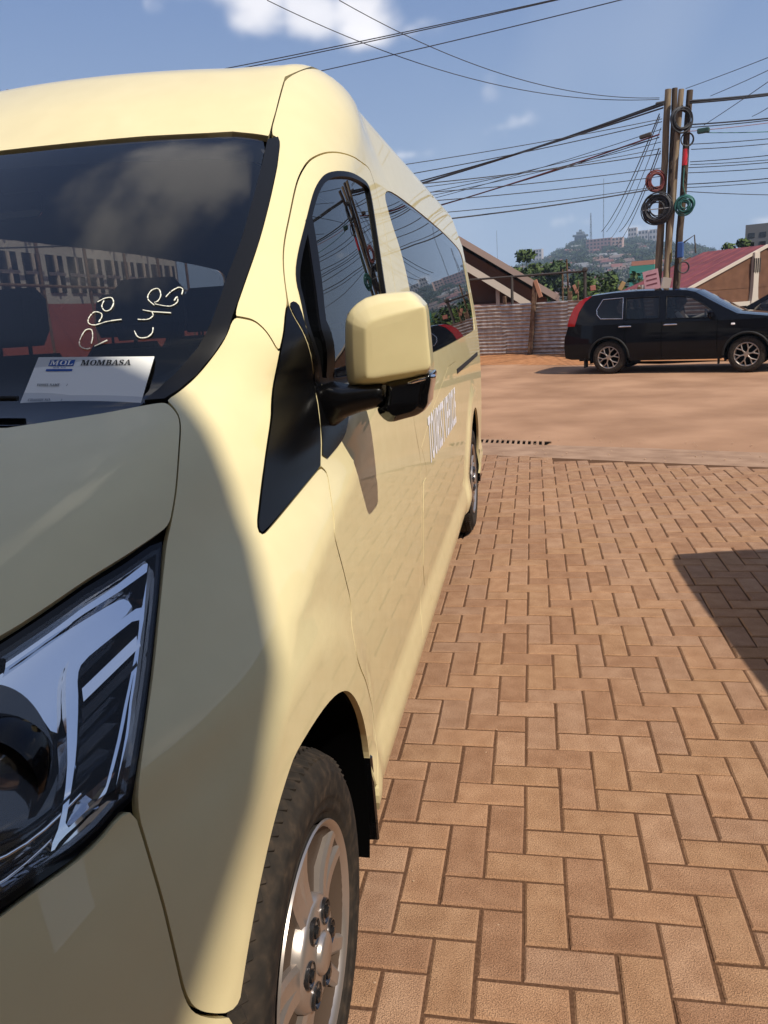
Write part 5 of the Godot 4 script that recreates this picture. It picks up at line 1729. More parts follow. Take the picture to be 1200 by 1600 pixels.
# crown of many small leaf faces gathered in clumps
func leaves(clumps: Array, per: int, size: float, sd: int) -> ArrayMesh:
	var r := RandomNumberGenerator.new()
	r.seed = sd
	var mb := Mesher.new()
	mb.tinted = true
	for c in clumps:
		var tone := r.randf_range(0.7, 1.25)
		for k in per:
			var d := Vector3(r.randfn(), r.randfn(), r.randfn()).normalized()
			var p: Vector3 = c[0] + d * c[1] * pow(r.randf(), 0.4) * Vector3(1, 0.85, 1)
			var b := Basis(Vector3(r.randfn(), r.randfn(), r.randfn()).normalized(), r.randf() * TAU)
			var s := size * r.randf_range(0.6, 1.3)
			var t := tone * r.randf_range(0.8, 1.2)
			mb.col = Color(t, t * r.randf_range(0.95, 1.05), t)
			var n := (d + Vector3(0, 0.4, 0)).normalized()
			var a := p + b * Vector3(-s, 0, 0); var e := p + b * Vector3(0, 0, s * 0.45); var f := p + b * Vector3(s, 0, 0); var g := p + b * Vector3(0, 0, -s * 0.45)
			mb.tri(a, e, f, n, n, n); mb.tri(a, f, g, n, n, n)
	return mb.mesh()

func leaf_mat(c: Color) -> StandardMaterial3D:
	var m := mat(c, 0.7, 0.0, 0.3)
	m.vertex_color_use_as_albedo = true
	m.backlight_enabled = true
	m.backlight = Color(0.25, 0.3, 0.1)
	return m

func tree(called: String, label: String, at: Vector3, height: float, spread: float, m: Material, sd: int, per := 90, leaf := 0.12) -> Node3D:
	var t := thing(called, label, "tree", at, 0.0, "trees across the road")
	var r := RandomNumberGenerator.new()
	r.seed = sd
	var tr := Mesher.new()
	tr.tube([Vector3.ZERO, Vector3(0.1, height * 0.4, 0.05), Vector3(0.0, height * 0.75, 0)], spread * 0.07, spread * 0.03, 8)
	var clumps := []
	for k in 16:
		var a := r.randf() * TAU
		var rad := spread * sqrt(r.randf()) * 0.8
		var p := Vector3(cos(a) * rad, height * r.randf_range(0.5, 0.95) - rad * 0.25, sin(a) * rad)
		clumps.append([p, spread * r.randf_range(0.25, 0.42)])
		tr.tube([Vector3(0.05, height * 0.4, 0.02), p * Vector3(0.5, 0.85, 0.5), p], spread * 0.025, spread * 0.008, 5)
	part("trunk", tr.mesh(), M.bark, t)
	part("crown", leaves(clumps, per, leaf, sd), m, t)
	return t

func build_surroundings() -> void:
	M.car_black = mat(lin(0.004, 0.004, 0.006), 0.07, 0.0, 0.33)
	M.car_grey = M.car_black.duplicate()
	M.car_grey.albedo_color = Color(0.25, 0.26, 0.28)
	M.car_glass = pane(Color(0.03, 0.035, 0.04), 0.45)
	M.bark = tri_tex(mat(lin(0.18, 0.13, 0.08), 0.95), noise_tex(256, 0.03, 4, Color(0.45, 0.42, 0.4), Color(1, 1, 1), 31), 0.7)
	var wood := noise_tex(256, 0.02, 4, Color(0.55, 0.5, 0.45), Color(1, 1, 1), 17)
	M.pole = tri_tex(mat(lin(0.40, 0.32, 0.22), 0.95), wood, 0.6)
	M.pole.uv1_scale = Vector3(2.5, 0.25, 2.5)
	M.pole_dark = M.pole.duplicate()
	M.pole_dark.albedo_color = lin(0.13, 0.095, 0.068)
	M.plank = tri_tex(mat(lin(0.25, 0.16, 0.10), 0.95), wood, 1.5)
	var rust := noise_tex(512, 0.012, 5, Color(0.66, 0.60, 0.56), Color(1, 1, 1), 41, 0.8)
	M.zinc = tri_tex(mat(lin(0.60, 0.57, 0.56), 0.40, 0.55), rust, 0.7)
	M.zinc_old = tri_tex(mat(lin(0.62, 0.585, 0.56), 0.5, 0.4), rust, 0.9)
	M.plaster = tri_tex(mat(lin(0.17, 0.078, 0.042), 0.95), noise_tex(256, 0.02, 4, Color(0.8, 0.78, 0.76), Color(1, 1, 1), 19), 0.4)
	M.plaster_dark = mat(lin(0.16, 0.075, 0.045), 0.95)
	M.cream_wall = mat(lin(0.52, 0.45, 0.38), 0.9)
	M.roof_red = tri_tex(mat(lin(0.24, 0.045, 0.045), 0.55), rust, 0.25)
	M.roof_brown = tri_tex(mat(lin(0.20, 0.13, 0.11), 0.7), rust, 0.25)
	M.iron = mat(lin(0.05, 0.04, 0.035), 0.7)
	M.cable = mat(lin(0.03, 0.03, 0.035), 0.6)
	M.cable_red = mat(lin(0.15, 0.03, 0.028), 0.6)
	M.cable_green = mat(lin(0.03, 0.14, 0.125), 0.6)
	M.cable_pink = mat(lin(0.35, 0.22, 0.24), 0.6)
	M.leaf = leaf_mat(lin(0.085, 0.125, 0.035))
	M.leaf_dark = leaf_mat(lin(0.05, 0.08, 0.028))
	M.leaf_far = leaf_mat(lin(0.04, 0.065, 0.025))
	# dark off-road car crossing on the road, its driver at the wheel
	var at := road(-4.62 + 1.31, -0.147, 16.27 + 0.87)
	build_car("parked_car", "black car with red tail lamp and alloy wheels passing on the road", at, ROAD_TURN, M.car_black, true)
	build_driver(at)
	build_car("parked_car", "second black car at the right edge in front of the brown house, facing left", road(-2.45, -0.40, 27.6), ROAD_TURN + PI, M.car_black, false)
	build_car("parked_car", "grey car standing on the paving to the right, casting the shadow on the bricks", Vector3(2.48, 0, -1.72), PI / 2 + PI + 0.07, M.car_grey, false)
	build_fence()
	build_poles()
	build_houses()
	build_behind()
	build_hill()

func build_driver(at: Vector3) -> void:
	var d := thing("person", "driver in a dark top seated at the wheel of the passing black car", "person", at, ROAD_TURN)
	# one continuous skin: hips, chest, neck and head as rings, arm reaching to the wheel
	var mb := Mesher.new()
	var rings := []
	for k in [[0.84, 0.16, 0.17, 0.0], [0.95, 0.14, 0.18, -0.02], [1.10, 0.13, 0.20, -0.05], [1.19, 0.10, 0.19, -0.06], [1.22, 0.055, 0.06, -0.05], [1.27, 0.05, 0.05, -0.03], [1.30, 0.075, 0.06, -0.01], [1.37, 0.098, 0.075, 0.0], [1.44, 0.09, 0.07, -0.005], [1.48, 0.05, 0.04, -0.01]]:
		var ring := []
		for j in 14:
			var a := TAU * j / 14
			ring.append(Vector3(0.02 + k[3] + cos(a) * k[1] + (0.02 if k[0] > 1.3 and k[0] < 1.4 and j == 0 else 0.0), k[0], 0.36 + sin(a) * k[2]))
		rings.append(ring)
	mb.loft(rings)
	part("body", mb.mesh(), mat(lin(0.06, 0.04, 0.03), 0.8), d)
	var arm := Mesher.new()
	arm.tube([Vector3(-0.03, 1.15, 0.52), Vector3(0.12, 1.0, 0.60), Vector3(0.28, 1.02, 0.56), Vector3(0.48, 1.10, 0.50)], 0.05, 0.032, 8)
	arm.tube([Vector3(-0.03, 1.15, 0.20), Vector3(0.14, 0.99, 0.16), Vector3(0.48, 1.10, 0.24)], 0.05, 0.032, 8)
	part("sleeve", arm.mesh(), mat(lin(0.30, 0.29, 0.27), 0.85), d)

func build_fence() -> void:
	var fence := thing("corrugated_fence", "fence of weathered corrugated metal sheets along the dirt verge", "fence", road(-9.0, -0.13, 21.5), ROAD_TURN)
	# local x runs along the road, z towards the paving
	var rows := [[-1.0, 0.74, 0.0, 1.66, 1.48, 0], [-1.0, 0.0, 0.02, 1.70, 0.80, 1], [0.82, 0.22, 0.01, 2.0, 1.27, 2], [0.80, 0.0, -0.02, 2.0, 0.27, 3], [2.75, 0.15, 0.02, 1.9, 1.33, 4], [4.6, 0.1, 0.0, 1.9, 1.3, 5], [-2.7, 0.05, 0.0, 1.8, 1.4, 6], [-4.5, 0.05, 0.02, 1.8, 1.45, 7]]
	for k in rows.size():
		var r: Array = rows[k]
		var y0: float = r[1]
		var h: float = (1.49 - y0) if k == 0 else (0.80 if k == 1 else r[4])
		var o := part("metal_sheet", ripple(r[3] + 0.1, h, 0.10, 0.017, false, k), M.zinc_old if k in [0, 1, 3, 6] else M.zinc, fence)
		o.position = Vector3(r[0] + 0.05, y0, r[2])
	for x in [-1.9, -0.1, 1.85, 3.7]:
		var p := part("post", boxmesh(Vector3(0, 0.85, 0), Vector3(0.09, 1.75, 0.07), Basis(), 0.01), M.plank, fence)
		p.position = Vector3(x, 0, -0.07)
	var post := thing("leaning_post", "rough wooden post leaning in front of the corrugated fence with a board at its top", "post", road(-8.3, -0.13, 21.4), ROAD_TURN)
	part("shaft", boxmesh(Vector3(0.1, 1.0, 0), Vector3(0.12, 2.1, 0.10), Basis(Vector3(0, 0, 1), -0.10), 0.012), M.plank, post)
	part("board", boxmesh(Vector3(0.30, 1.86, 0.06), Vector3(0.11, 0.50, 0.03), Basis(Vector3(0, 0, 1), 0.33), 0.006), mat(lin(0.42, 0.21, 0.13), 0.9), post)
	var fr := thing("pipe_frame", "thin dark metal pipe frame standing above the corrugated fence", "frame", road(-9.0, -0.13, 21.9), ROAD_TURN)
	part("rail", bar([Vector3(-2.2, 2.27, 0), Vector3(2.15, 2.24, 0)], 0.03), M.iron, fr)
	part("upright", bar([Vector3(2.15, 0, 0), Vector3(2.15, 2.27, 0)], 0.045), M.iron, fr)
	part("upright", bar([Vector3(0.0, 0, 0), Vector3(0.0, 2.26, 0)], 0.045), M.iron, fr)
	part("knob", boxmesh(Vector3(2.15, 2.28, 0), Vector3(0.14, 0.12, 0.12), Basis(), 0.03), M.iron, fr)
	for k in 3:
		var st := part("wooden_stake", bar([Vector3(0, 0, 0), Vector3(0.03, [2.35, 2.6, 2.0][k] * 0.6, 0.01), Vector3([0.03, -0.02, 0.05][k], [2.35, 2.6, 2.0][k], 0)], 0.04, 0.02, 7), M.plank)
		st.position = road([-7.62, -7.38, -7.25][k], -0.13, [22.2, 22.0, 22.4][k])
		tag(st, ["thin bare stake behind the fence, left of the tallest stake", "tallest bare stake standing behind the fence by the pipe frame", "short stake behind the fence, right of the tallest stake"][k], "stake", "stakes behind the fence")
	for k in 3:
		var bo := part("scrap_board", boxmesh(Vector3(0, 0.2, 0), Vector3([0.09, 0.15, 0.12][k], [0.26, 0.14, 0.24][k], 0.03), Basis(Vector3(0, 0, 1), [0.4, 0.1, -0.5][k]), 0.01), mat(lin(0.34, [0.15, 0.13, 0.22][k], 0.10), 0.9))
		bo.position = road([-7.25, -6.75, -5.95][k], 1.45, 22.3)
		tag(bo, ["orange board scrap nailed beside the tallest stake", "small orange board low behind the fence between stakes and pipe upright", "pale pointed board behind the black car's tail"][k], "board")
	# upright sheets behind the black car
	var pf := thing("sheet_hoarding", "hoarding of upright dull pink and grey metal sheets behind the black car", "fence", road(-5.65, -0.3, 23.2), ROAD_TURN)
	for k in 4:
		var o := part("metal_sheet", ripple(0.30, 1.75 + k * 0.10, 0.09, 0.012, true, 20 + k), M.zinc_old if k < 4 else M.roof_red, pf)
		o.position = Vector3(-0.5 + k * 0.28, 0, 0.01 * (k % 2))

func build_poles() -> void:
	# four wooden poles bunched together on the verge
	var spec := [[-4.57, 0.18, 0.092, 0.0, 6.08], [-4.36, 0.09, 0.08, 0.10, 6.1], [-4.405, 0.335, 0.078, -0.14, 6.0], [-4.155, 0.225, 0.088, 0.02, 5.98]]
	var words := ["leftmost and thickest of the four bunched wooden utility poles", "second from left of the four bunched wooden utility poles, partly hidden", "third from left of the bunched utility poles, thin and pale", "rightmost of the four bunched wooden utility poles, dark and ragged"]
	for k in 4:
		var s: Array = spec[k]
		var o := thing("utility_pole", words[k], "utility pole", road(s[0], -0.2, 20.2 + s[3]), ROAD_TURN, "utility poles bunched behind the black car")
		var pts := []
		for j in 9:
			var t := j / 8.0
			pts.append(Vector3(s[1] * t + rng.randf_range(-0.012, 0.012), s[4] * t, rng.randf_range(-0.012, 0.012)))
		part("shaft", bar(pts, s[2], s[2] * 0.78, 14), M.pole if k % 2 == 0 else M.pole_dark, o)
		part("band", bar([Vector3(s[1] * 0.93, s[4] * 0.93, 0), Vector3(s[1] * 0.935, s[4] * 0.945, 0)], s[2] * 0.8, -1, 14), M.iron, o)
		if k == 0: part("clamp", boxmesh(Vector3(s[1] - 0.12, s[4] * 0.955, 0.02), Vector3(0.3, 0.09, 0.10), Basis(), 0.02), M.iron, o)
		if k == 1: part("marker", bar([Vector3(0.05, 2.3, 0.02), Vector3(0.055, 2.6, 0.02)], s[2] * 1.03, -1, 12), mat(lin(0.55, 0.50, 0.03), 0.7), o)
		if k == 2: part("wrapping", bar([Vector3(0.06, 1.5, 0), Vector3(0.075, 1.95, 0)], s[2] * 1.1, -1, 12), mat(lin(0.5, 0.5, 0.5), 0.8), o)
	var hang := func(called: String, label: String, s: float, y: float, t: float) -> Node3D:
		return thing(called, label, "cable coil", road(s, y, t), ROAD_TURN, "coils of cable hung on the utility poles")
	var c: Node3D = hang.call("cable_coil", "big black coil of cable low on the utility poles, left side", -4.52, 3.31, 19.95)
	coil(c, 0.26, 0.15, 26, M.cable, Vector3.ZERO)
	part("tie", boxmesh(Vector3(0, 0.0, 0.06), Vector3(0.62, 0.02, 0.02)), mat(lin(0.3, 0.3, 0.3), 0.6), c)
	c = hang.call("cable_coil", "teal green coil of thin cable low on the poles, right side", -3.91, 3.33, 19.97)
	coil(c, 0.15, 0.12, 16, M.cable_green, Vector3.ZERO)
	c = hang.call("cable_coil", "black coil of cable near the top of the poles", -4.03, 5.16, 19.98)
	coil(c, 0.23, 0.09, 14, M.cable, Vector3.ZERO, Basis(Vector3.UP, 0.75))
	c = hang.call("cable_coil", "red coil of cable on the left of the poles above the black one", -4.56, 3.93, 19.98)
	coil(c, 0.19, 0.10, 12, M.cable_red, Vector3.ZERO, Basis(Vector3.UP, 0.7))
	c = hang.call("cable_coil", "small open black loop of cable right of the poles", -3.92, 4.75, 20.1)
	coil(c, 0.14, 0.03, 3, M.cable, Vector3.ZERO, Basis(Vector3.UP, 0.5))
	c = hang.call("cable_coil", "small dark loop hanging beside the blue box on the poles", -3.9, 1.95, 20.0)
	coil(c, 0.13, 0.02, 2, M.cable, Vector3.ZERO, Basis(Vector3.UP, 0.5))
	var joint := thing("joint_sleeve", "bright red cable joint sleeve hung on the right of the poles", "cable joint", road(-3.93, 4.36, 19.98), ROAD_TURN)
	part("sleeve", bar([Vector3(-0.02, -0.17, 0), Vector3(0.0, 0.17, 0)], 0.06, 0.055, 10), mat(lin(0.5, 0.02, 0.03), 0.4), joint)
	part("tail", bar([Vector3(-0.02, -0.17, 0), Vector3(-0.03, -0.6, 0.02), Vector3(0.06, -0.95, 0)], 0.012), M.cable_green, joint)
	var jb := thing("joint_box", "small dark green box on a cable right of the pole tops", "cable joint", road(-3.55, 4.84, 19.9), ROAD_TURN)
	part("case", boxmesh(Vector3.ZERO, Vector3(0.26, 0.11, 0.09), Basis(), 0.02), mat(lin(0.02, 0.06, 0.05), 0.5), jb)
	jb = thing("joint_box", "dark splice on the red cable left of the poles", "cable joint", road(-4.83, 4.95, 20.0), ROAD_TURN)
	part("case", boxmesh(Vector3.ZERO, Vector3(0.28, 0.09, 0.09), Basis(Vector3(0, 0, 1), 0.15), 0.02), M.iron, jb)
	jb = thing("meter_box", "blue box low on the right of the poles", "box", road(-3.98, 2.35, 20.0), ROAD_TURN)
	part("case", boxmesh(Vector3.ZERO, Vector3(0.14, 0.36, 0.12), Basis(), 0.02), mat(lin(0.03, 0.08, 0.25), 0.5), jb)
	part("bracket", bar([Vector3(0.05, 0.15, 0), Vector3(0.3, 0.3, 0), Vector3(0.34, -0.1, 0)], 0.018), M.iron, jb)
	var po := thing("poster", "torn pink and white poster tied to the leftmost pole", "poster", road(-4.62, 1.72, 19.98), ROAD_TURN)
	part("sheet", boxmesh(Vector3.ZERO, Vector3(0.36, 0.46, 0.01), Basis(Vector3(0, 0, 1), 0.18)), mat(lin(0.62, 0.34, 0.38), 0.85), po)
	for k in 3: part("print_bar", boxmesh(Vector3(-0.01 + k * 0.01, 0.12 - k * 0.11, 0.008), Vector3(0.25, 0.03, 0.003), Basis(Vector3(0, 0, 1), 0.18)), mat(lin(0.2, 0.06, 0.08), 0.85), po)
	part("white_sheet", boxmesh(Vector3(0.34, -0.12, 0.0), Vector3(0.2, 0.3, 0.01), Basis(Vector3(0, 0, 1), -0.2)), M.cream_wall, po)
	# wires, each strung on its own
	var cols := [M.cable, M.cable_red, M.cable_green, M.cable_pink]
	var seen := {}
	for k in WIRES.size():
		var w: Array = WIRES[k]
		var a := Vector3(w[1], w[2], w[3])
		var b := Vector3(w[4], w[5], w[6])
		var pts := []
		for j in 25:
			var t := j / 24.0
			var q := a.lerp(b, t)
			q.y -= w[7] * 4.0 * t * (1.0 - t)
			pts.append(q)
		var left := k < 16
		var o := part("overhead_wire", bar(pts, w[8], -1, 5), cols[w[0]])
		var grp := "wires running left from the utility poles" if left else ("wires running right from the utility poles" if k < 31 else ("slanting drop wires left of the utility poles" if k < 36 else "thin wires crossing high in the sky"))
		var rank := 0
		var from := 0 if left else (16 if k < 31 else (31 if k < 36 else (36 if k < 38 else (38 if k < 42 else 42))))
		var upto := 16 if left else (31 if k < 31 else (36 if k < 36 else (38 if k < 38 else (42 if k < 42 else 45))))
		for j in range(from, upto):
			if WIRES[j][2] > w[2] or (WIRES[j][2] == w[2] and j < k): rank += 1
		var nth: String = ["topmost", "second", "third", "fourth", "fifth", "sixth", "seventh", "eighth", "ninth", "tenth", "eleventh", "twelfth", "thirteenth", "fourteenth", "fifteenth", "lowest"][rank]
		var lb := ""
		if w[0] == 1: lb = "thick red cable running left from the utility poles"
		elif w[0] == 2: lb = "green wire with a dark box right of the utility poles"
		elif w[0] == 3: lb = "pinkish wire running right from the utility poles"
		elif k == 0: lb = "thickest black cable bundle running left from the pole tops"
		elif left: lb = "dark overhead wire leaving the poles leftwards, %s from the top" % nth
		elif k < 31: lb = "dark overhead wire leaving the poles rightwards, %s from the top" % nth
		elif k < 36: lb = "slanting drop wire from the poles to the far houses, %s from the top" % nth
		elif k < 38: lb = "thin wire sagging from the pole tops over the minibus roof, %s of two" % ("left" if k == 36 else "right")
		elif k < 42: lb = "thin wire rising from the poles to the upper right corner, %s" % nth
		else: lb = "straight wire high in the sky above the minibus roof, %s of three" % ["upper", "middle", "lower"][k - 42]
		tag(o, lb, "wire", grp)

func build_houses() -> void:
	# brown house with a broad gable behind the fence
	var h := gable_house("brown_house", "brown house with wide dark gable roof and pale bargeboards behind the fence", Vector3(-4.67, -0.4, -26.35), 0.0, 11.0, 1.87, 5.47, 9.0, 0.0, M.plaster_dark, M.roof_brown, mat(lin(0.30, 0.22, 0.19), 0.8), 0.35)
	var pr := Mesher.new()
	var a := Vector3(4.62, 1.74, 0.7); var b := Vector3(0.0, 4.83, 0.7)
	for s in [1.0, -1.0]:
		var m := Vector3(s, 1, 1)
		pr.quad(a * m, b * m, b * m - Vector3(0, 0, 0.7), a * m - Vector3(0, 0, 0.7), Vector3(s, 1.5, 0))
		var fa := Mesher.new()
		fa.loft([[a * m + Vector3(0, 0.05, 0), b * m + Vector3(0, 0.05, 0), b * m - Vector3(0, 0.22, 0), a * m - Vector3(0, 0.20, 0)], [a * m + Vector3(0, 0.05, 0.05), b * m + Vector3(0, 0.05, 0.05), b * m + Vector3(0, -0.22, 0.05), a * m + Vector3(0, -0.20, 0.05)]])
		part("porch_board", fa.mesh(), M.cream_wall, h)
	part("porch_roof", pr.mesh(), M.roof_brown, h)
	part("porch_wall", boxmesh(Vector3(0.6, 0.9, 0.35), Vector3(7.6, 1.8, 0.2)), mat(lin(0.42, 0.28, 0.24), 0.9), h)
	part("porch_post", boxmesh(Vector3(3.6, 1.1, 0.5), Vector3(0.12, 2.4, 0.12), Basis(), 0.01), M.cream_wall, h)
	part("window", boxmesh(Vector3(-1.3, 2.3, 0.02), Vector3(1.1, 0.9, 0.06)), M.black_gloss, h)
	# brown house with the red roof on the right
	var turn := -deg_to_rad(35.0) + PI * 0.0
	var g := Vector3(cos(deg_to_rad(35.0)), 0, -sin(deg_to_rad(35.0)))
	var e0 := Vector3(4.41, 0, -25.08)
	var hw := 3.35
	var hc := e0 + g * hw
	var rh := gable_house("red_roof_house", "brown house with dark red metal roof, white bargeboard and white pillar", Vector3(hc.x, -0.6, hc.z), deg_to_rad(35.0), hw * 2, 1.97, 3.17, 3.1, 0.6, M.plaster, M.roof_red, M.cream_wall, 0.0, 0.04)
	part("white_band", boxmesh(Vector3(0, 1.50, 0.04), Vector3(6.6, 0.13, 0.09)), M.cream_wall, rh)
	var pl := Mesher.new()
	var rings := []
	for k in [[1.3, 0.62], [1.38, 0.46], [1.5, 0.32], [1.7, 0.25], [2.0, 0.21], [3.0, 0.21]]:
		var w: float = k[1] / 2
		rings.append([Vector3(-0.52 - w, k[0], 0.01), Vector3(-0.52 + w, k[0], 0.01), Vector3(-0.52 + w, k[0], 0.13), Vector3(-0.52 - w, k[0], 0.13)])
	pl.loft(rings)
	part("pillar", pl.mesh(), M.cream_wall, rh)
	var vent := Mesher.new()
	for k in 4: vent.box(Vector3(-0.64 + k * 0.08, 2.62, 0.14), Vector3(0.03, 0.42, 0.03))
	part("vent_grille", vent.mesh(), M.iron, rh)
	# tall block and green scaffold netting, further off
	var tb := thing("apartment_block", "dark grey apartment block rising behind the red roof at the right edge", "building", road(-6.6, -2.0, 62.0), ROAD_TURN)
	part("wall", boxmesh(Vector3(0, 3.7, 0), Vector3(2.6, 7.4, 2.4)), mat(lin(0.13, 0.13, 0.14), 0.9), tb)
	for i in 4:
		for j in 3: part("window", boxmesh(Vector3(-0.9 + j * 0.7, 4.9 + i * 0.6, 1.21), Vector3(0.4, 0.3, 0.03)), M.black_gloss, tb)
	part("roof_frame", boxmesh(Vector3(0.9, 7.6, 0), Vector3(0.9, 0.4, 2.0)), M.cream_wall, tb)
	var gb := thing("netted_building", "building wrapped in green netting with an orange roof, left of the poles", "building", road(-21.5, -2.0, 90.0), ROAD_TURN)
	part("netting", boxmesh(Vector3(0, 3.1, 0), Vector3(2.6, 6.2, 3.0), Basis(), 0.02), mat(lin(0.05, 0.26, 0.20), 0.85), gb)
	for k in 4: part("floor_line", boxmesh(Vector3(0, 3.4 + k * 0.7, 1.52), Vector3(2.62, 0.08, 0.05)), mat(lin(0.10, 0.33, 0.27), 0.85), gb)
	part("roof", boxmesh(Vector3(0.1, 6.45, 0), Vector3(2.4, 0.45, 3.0)), mat(lin(0.50, 0.20, 0.13), 0.8), gb)
	tree("leafy_tree", "feathery green tree behind the brown house gable", road(-23.8, -2.4, 60.0), 7.9, 1.7, M.leaf, 3, 140, 0.22)
	tree("leafy_tree", "darker rounded tree right of the feathery one behind the brown house", road(-22.2, -2.4, 62.0), 7.0, 1.5, M.leaf_dark, 4, 140, 0.2)
	tree("leafy_tree", "dark green tree left of the netted building", road(-17.2, -2.4, 58.0), 5.6, 2.3, M.leaf_dark, 5, 140, 0.2)
	tree("leafy_tree", "low dark tree left of the bunched poles below the hill", road(-19.8, -2.4, 64.0), 4.6, 2.2, M.leaf_dark, 6, 140, 0.2)
	tree("leafy_tree", "bright green bushy tree behind the red roof", road(-8.1, -2.4, 60.0), 7.2, 1.3, M.leaf, 7, 160, 0.16)
	tree("leafy_tree", "small green tree at the far right behind the red roof", road(-6.2, -2.4, 58.0), 6.4, 1.1, M.leaf, 8, 140, 0.16)
	for k in 9:
		tree("leafy_tree", ["bush behind the pipe frame above the fence", "dark bush behind the tallest stake", "dark bush left of the pale pointed board", "dark bush above the black car's roof", "low bush beside the hoarding", "low bush beyond the hoarding", "far bush between fence and hill", "far low bush left of the netted building", "far bush below the hill near the poles"][k], road(-12.5 + k * 0.95, -2.0, 34.0 + (k * 7) % 13), 3.9 + (k * 5 % 4) * 0.25, 1.3, M.leaf_dark if k % 2 else M.leaf, 20 + k, 70, 0.15)
	# left side, seen through the glass of the minibus
	var lb := thing("building_with_red_wall", "building with window grid above a red wall, seen through the minibus windows", "building", Vector3(-11.0, 0, -16.0), 0.0)
	part("wall", boxmesh(Vector3(-2.0, 3.1, 0), Vector3(4.0, 6.2, 16.0)), mat(lin(0.46, 0.44, 0.40), 0.9), lb)
	part("red_wall", boxmesh(Vector3(0.35, 1.0, 1.0), Vector3(0.3, 2.1, 19.0)), mat(lin(0.28, 0.065, 0.042), 0.85), lb)
	part("roof", boxmesh(Vector3(-2.05, 6.28, 0), Vector3(4.3, 0.2, 16.2)), mat(lin(0.45, 0.16, 0.09), 0.8), lb)
	for i in 3:
		for j in 18:
			var zz := -7.4 + j * 0.87
			var wd := part("window", boxmesh(Vector3(0.02, 2.75 + i * 1.15, zz), Vector3(0.05, 0.85, 0.62)), M.black_gloss, lb)
			part("frame", boxmesh(Vector3(0.06, 2.75 + i * 1.15, zz), Vector3(0.05, 0.07, 0.62)), M.cream_wall, wd)
			part("frame", boxmesh(Vector3(0.062, 2.75 + i * 1.15, zz), Vector3(0.05, 0.85, 0.07)), M.cream_wall, wd)
	for k in 9:
		part("scaffold_pole", bar([Vector3(0.5, 0, -7.6 + k * 1.9), Vector3(0.52, 6.3, -7.5 + k * 1.9)], 0.04, -1, 6), M.plank, lb)
	for k in 4:
		part("scaffold_rail", bar([Vector3(0.56, 2.4 + k * 1.1, -8.0), Vector3(0.55, 2.45 + k * 1.1, 8.0)], 0.035, -1, 6), M.plank, lb)
	for k in 4:
		var an := part("roof_rod", bar([Vector3.ZERO, Vector3(0.02, [0.75, 0.5, 0.6, 0.4][k], 0)], 0.02, 0.012, 5), M.iron)
		an.position = Vector3([-11.6, -11.5, -11.2, -11.1][k], 6.4, [-16.5, -17.1, -18.6, -19.0][k])
		tag(an, ["tallest thin metal rod above the minibus roof at the far left", "second thin rod above the minibus roof, just right of the tallest", "third thin rod above the minibus roof at far left", "rightmost short rod above the minibus roof at far left"][k], "rod", "rods on the roof at far left")
	# the building behind the viewer whose canopy shades the front of the minibus
	var sb := thing("canopy_building", "building with flat canopy behind the viewer that shades the minibus front", "building", Vector3.ZERO, 0.0)
	var cp := [[-8.0, 1.15], [1.6, 1.15], [2.2, 1.17], [2.42, 1.25], [2.62, 1.43], [2.79, 1.64], [2.88, 1.86], [2.98, 2.3], [3.05, 3.0], [3.05, 9.0], [-8.0, 9.0]]
	var lo := []; var hi := []
	for p in cp: lo.append(Vector3(p[0], 6.0, p[1])); hi.append(Vector3(p[0], 6.25, p[1]))
	var cm := Mesher.new()
	cm.loft([lo, hi])
	part("canopy", cm.mesh(), M.cream_wall, sb)
	part("wall", boxmesh(Vector3(-2.5, 3.0, 9.2), Vector3(11.0, 6.2, 0.4)), M.cream_wall, sb)
	for k in 4: part("shop_window", boxmesh(Vector3(-6.5 + k * 2.6, 1.6, 8.98), Vector3(2.0, 2.6, 0.06)), M.black_gloss, sb)
	part("column", boxmesh(Vector3(2.4, 3.0, 6.5), Vector3(0.35, 6.0, 0.35), Basis(), 0.02), M.cream_wall, sb)

func build_behind() -> void:
	var spec := [[10.5, 0.0, 9.5, 7.0, 9.0, 11.0, "yellow painted shop block behind the viewer to the right"], [20.0, 0.0, -2.0, 7.0, 5.5, 8.0, "low cream shop row far to the right of the paving"], [-13.0, 0.0, 6.0, 6.0, 7.5, 10.0, "tall pale block behind the viewer to the left"], [3.0, 0.0, 24.0, 44.0, 9.0, 5.0, "long grey block closing the yard behind the viewer"]]
	for k in spec.size():
		var s: Array = spec[k]
		var b := thing("yard_building", s[6], "building", Vector3(s[0], s[1], s[2]))
		part("wall", boxmesh(Vector3(0, s[4] / 2, 0), Vector3(s[3], s[4], s[5])), mat(lin([0.42, 0.5, 0.45, 0.3][k], [0.33, 0.44, 0.42, 0.29][k], [0.18, 0.35, 0.38, 0.27][k]), 0.9), b)
		part("roof", boxmesh(Vector3(0, s[4] + 0.12, 0), Vector3(s[3] + 0.5, 0.24, s[5] + 0.5)), M.roof_brown, b)
		for i in 2:
			for j in 4:
				var q: float = -s[5] / 2.0 + (j + 0.5) * s[5] / 4.0
				part("window", boxmesh(Vector3((-1.0 if s[0] > 0 else 1.0) * s[3] / 2.0, 1.6 + i * 2.6, q), Vector3(0.06, 1.3, s[5] / 4.0 * 0.5)), M.black_gloss, b)

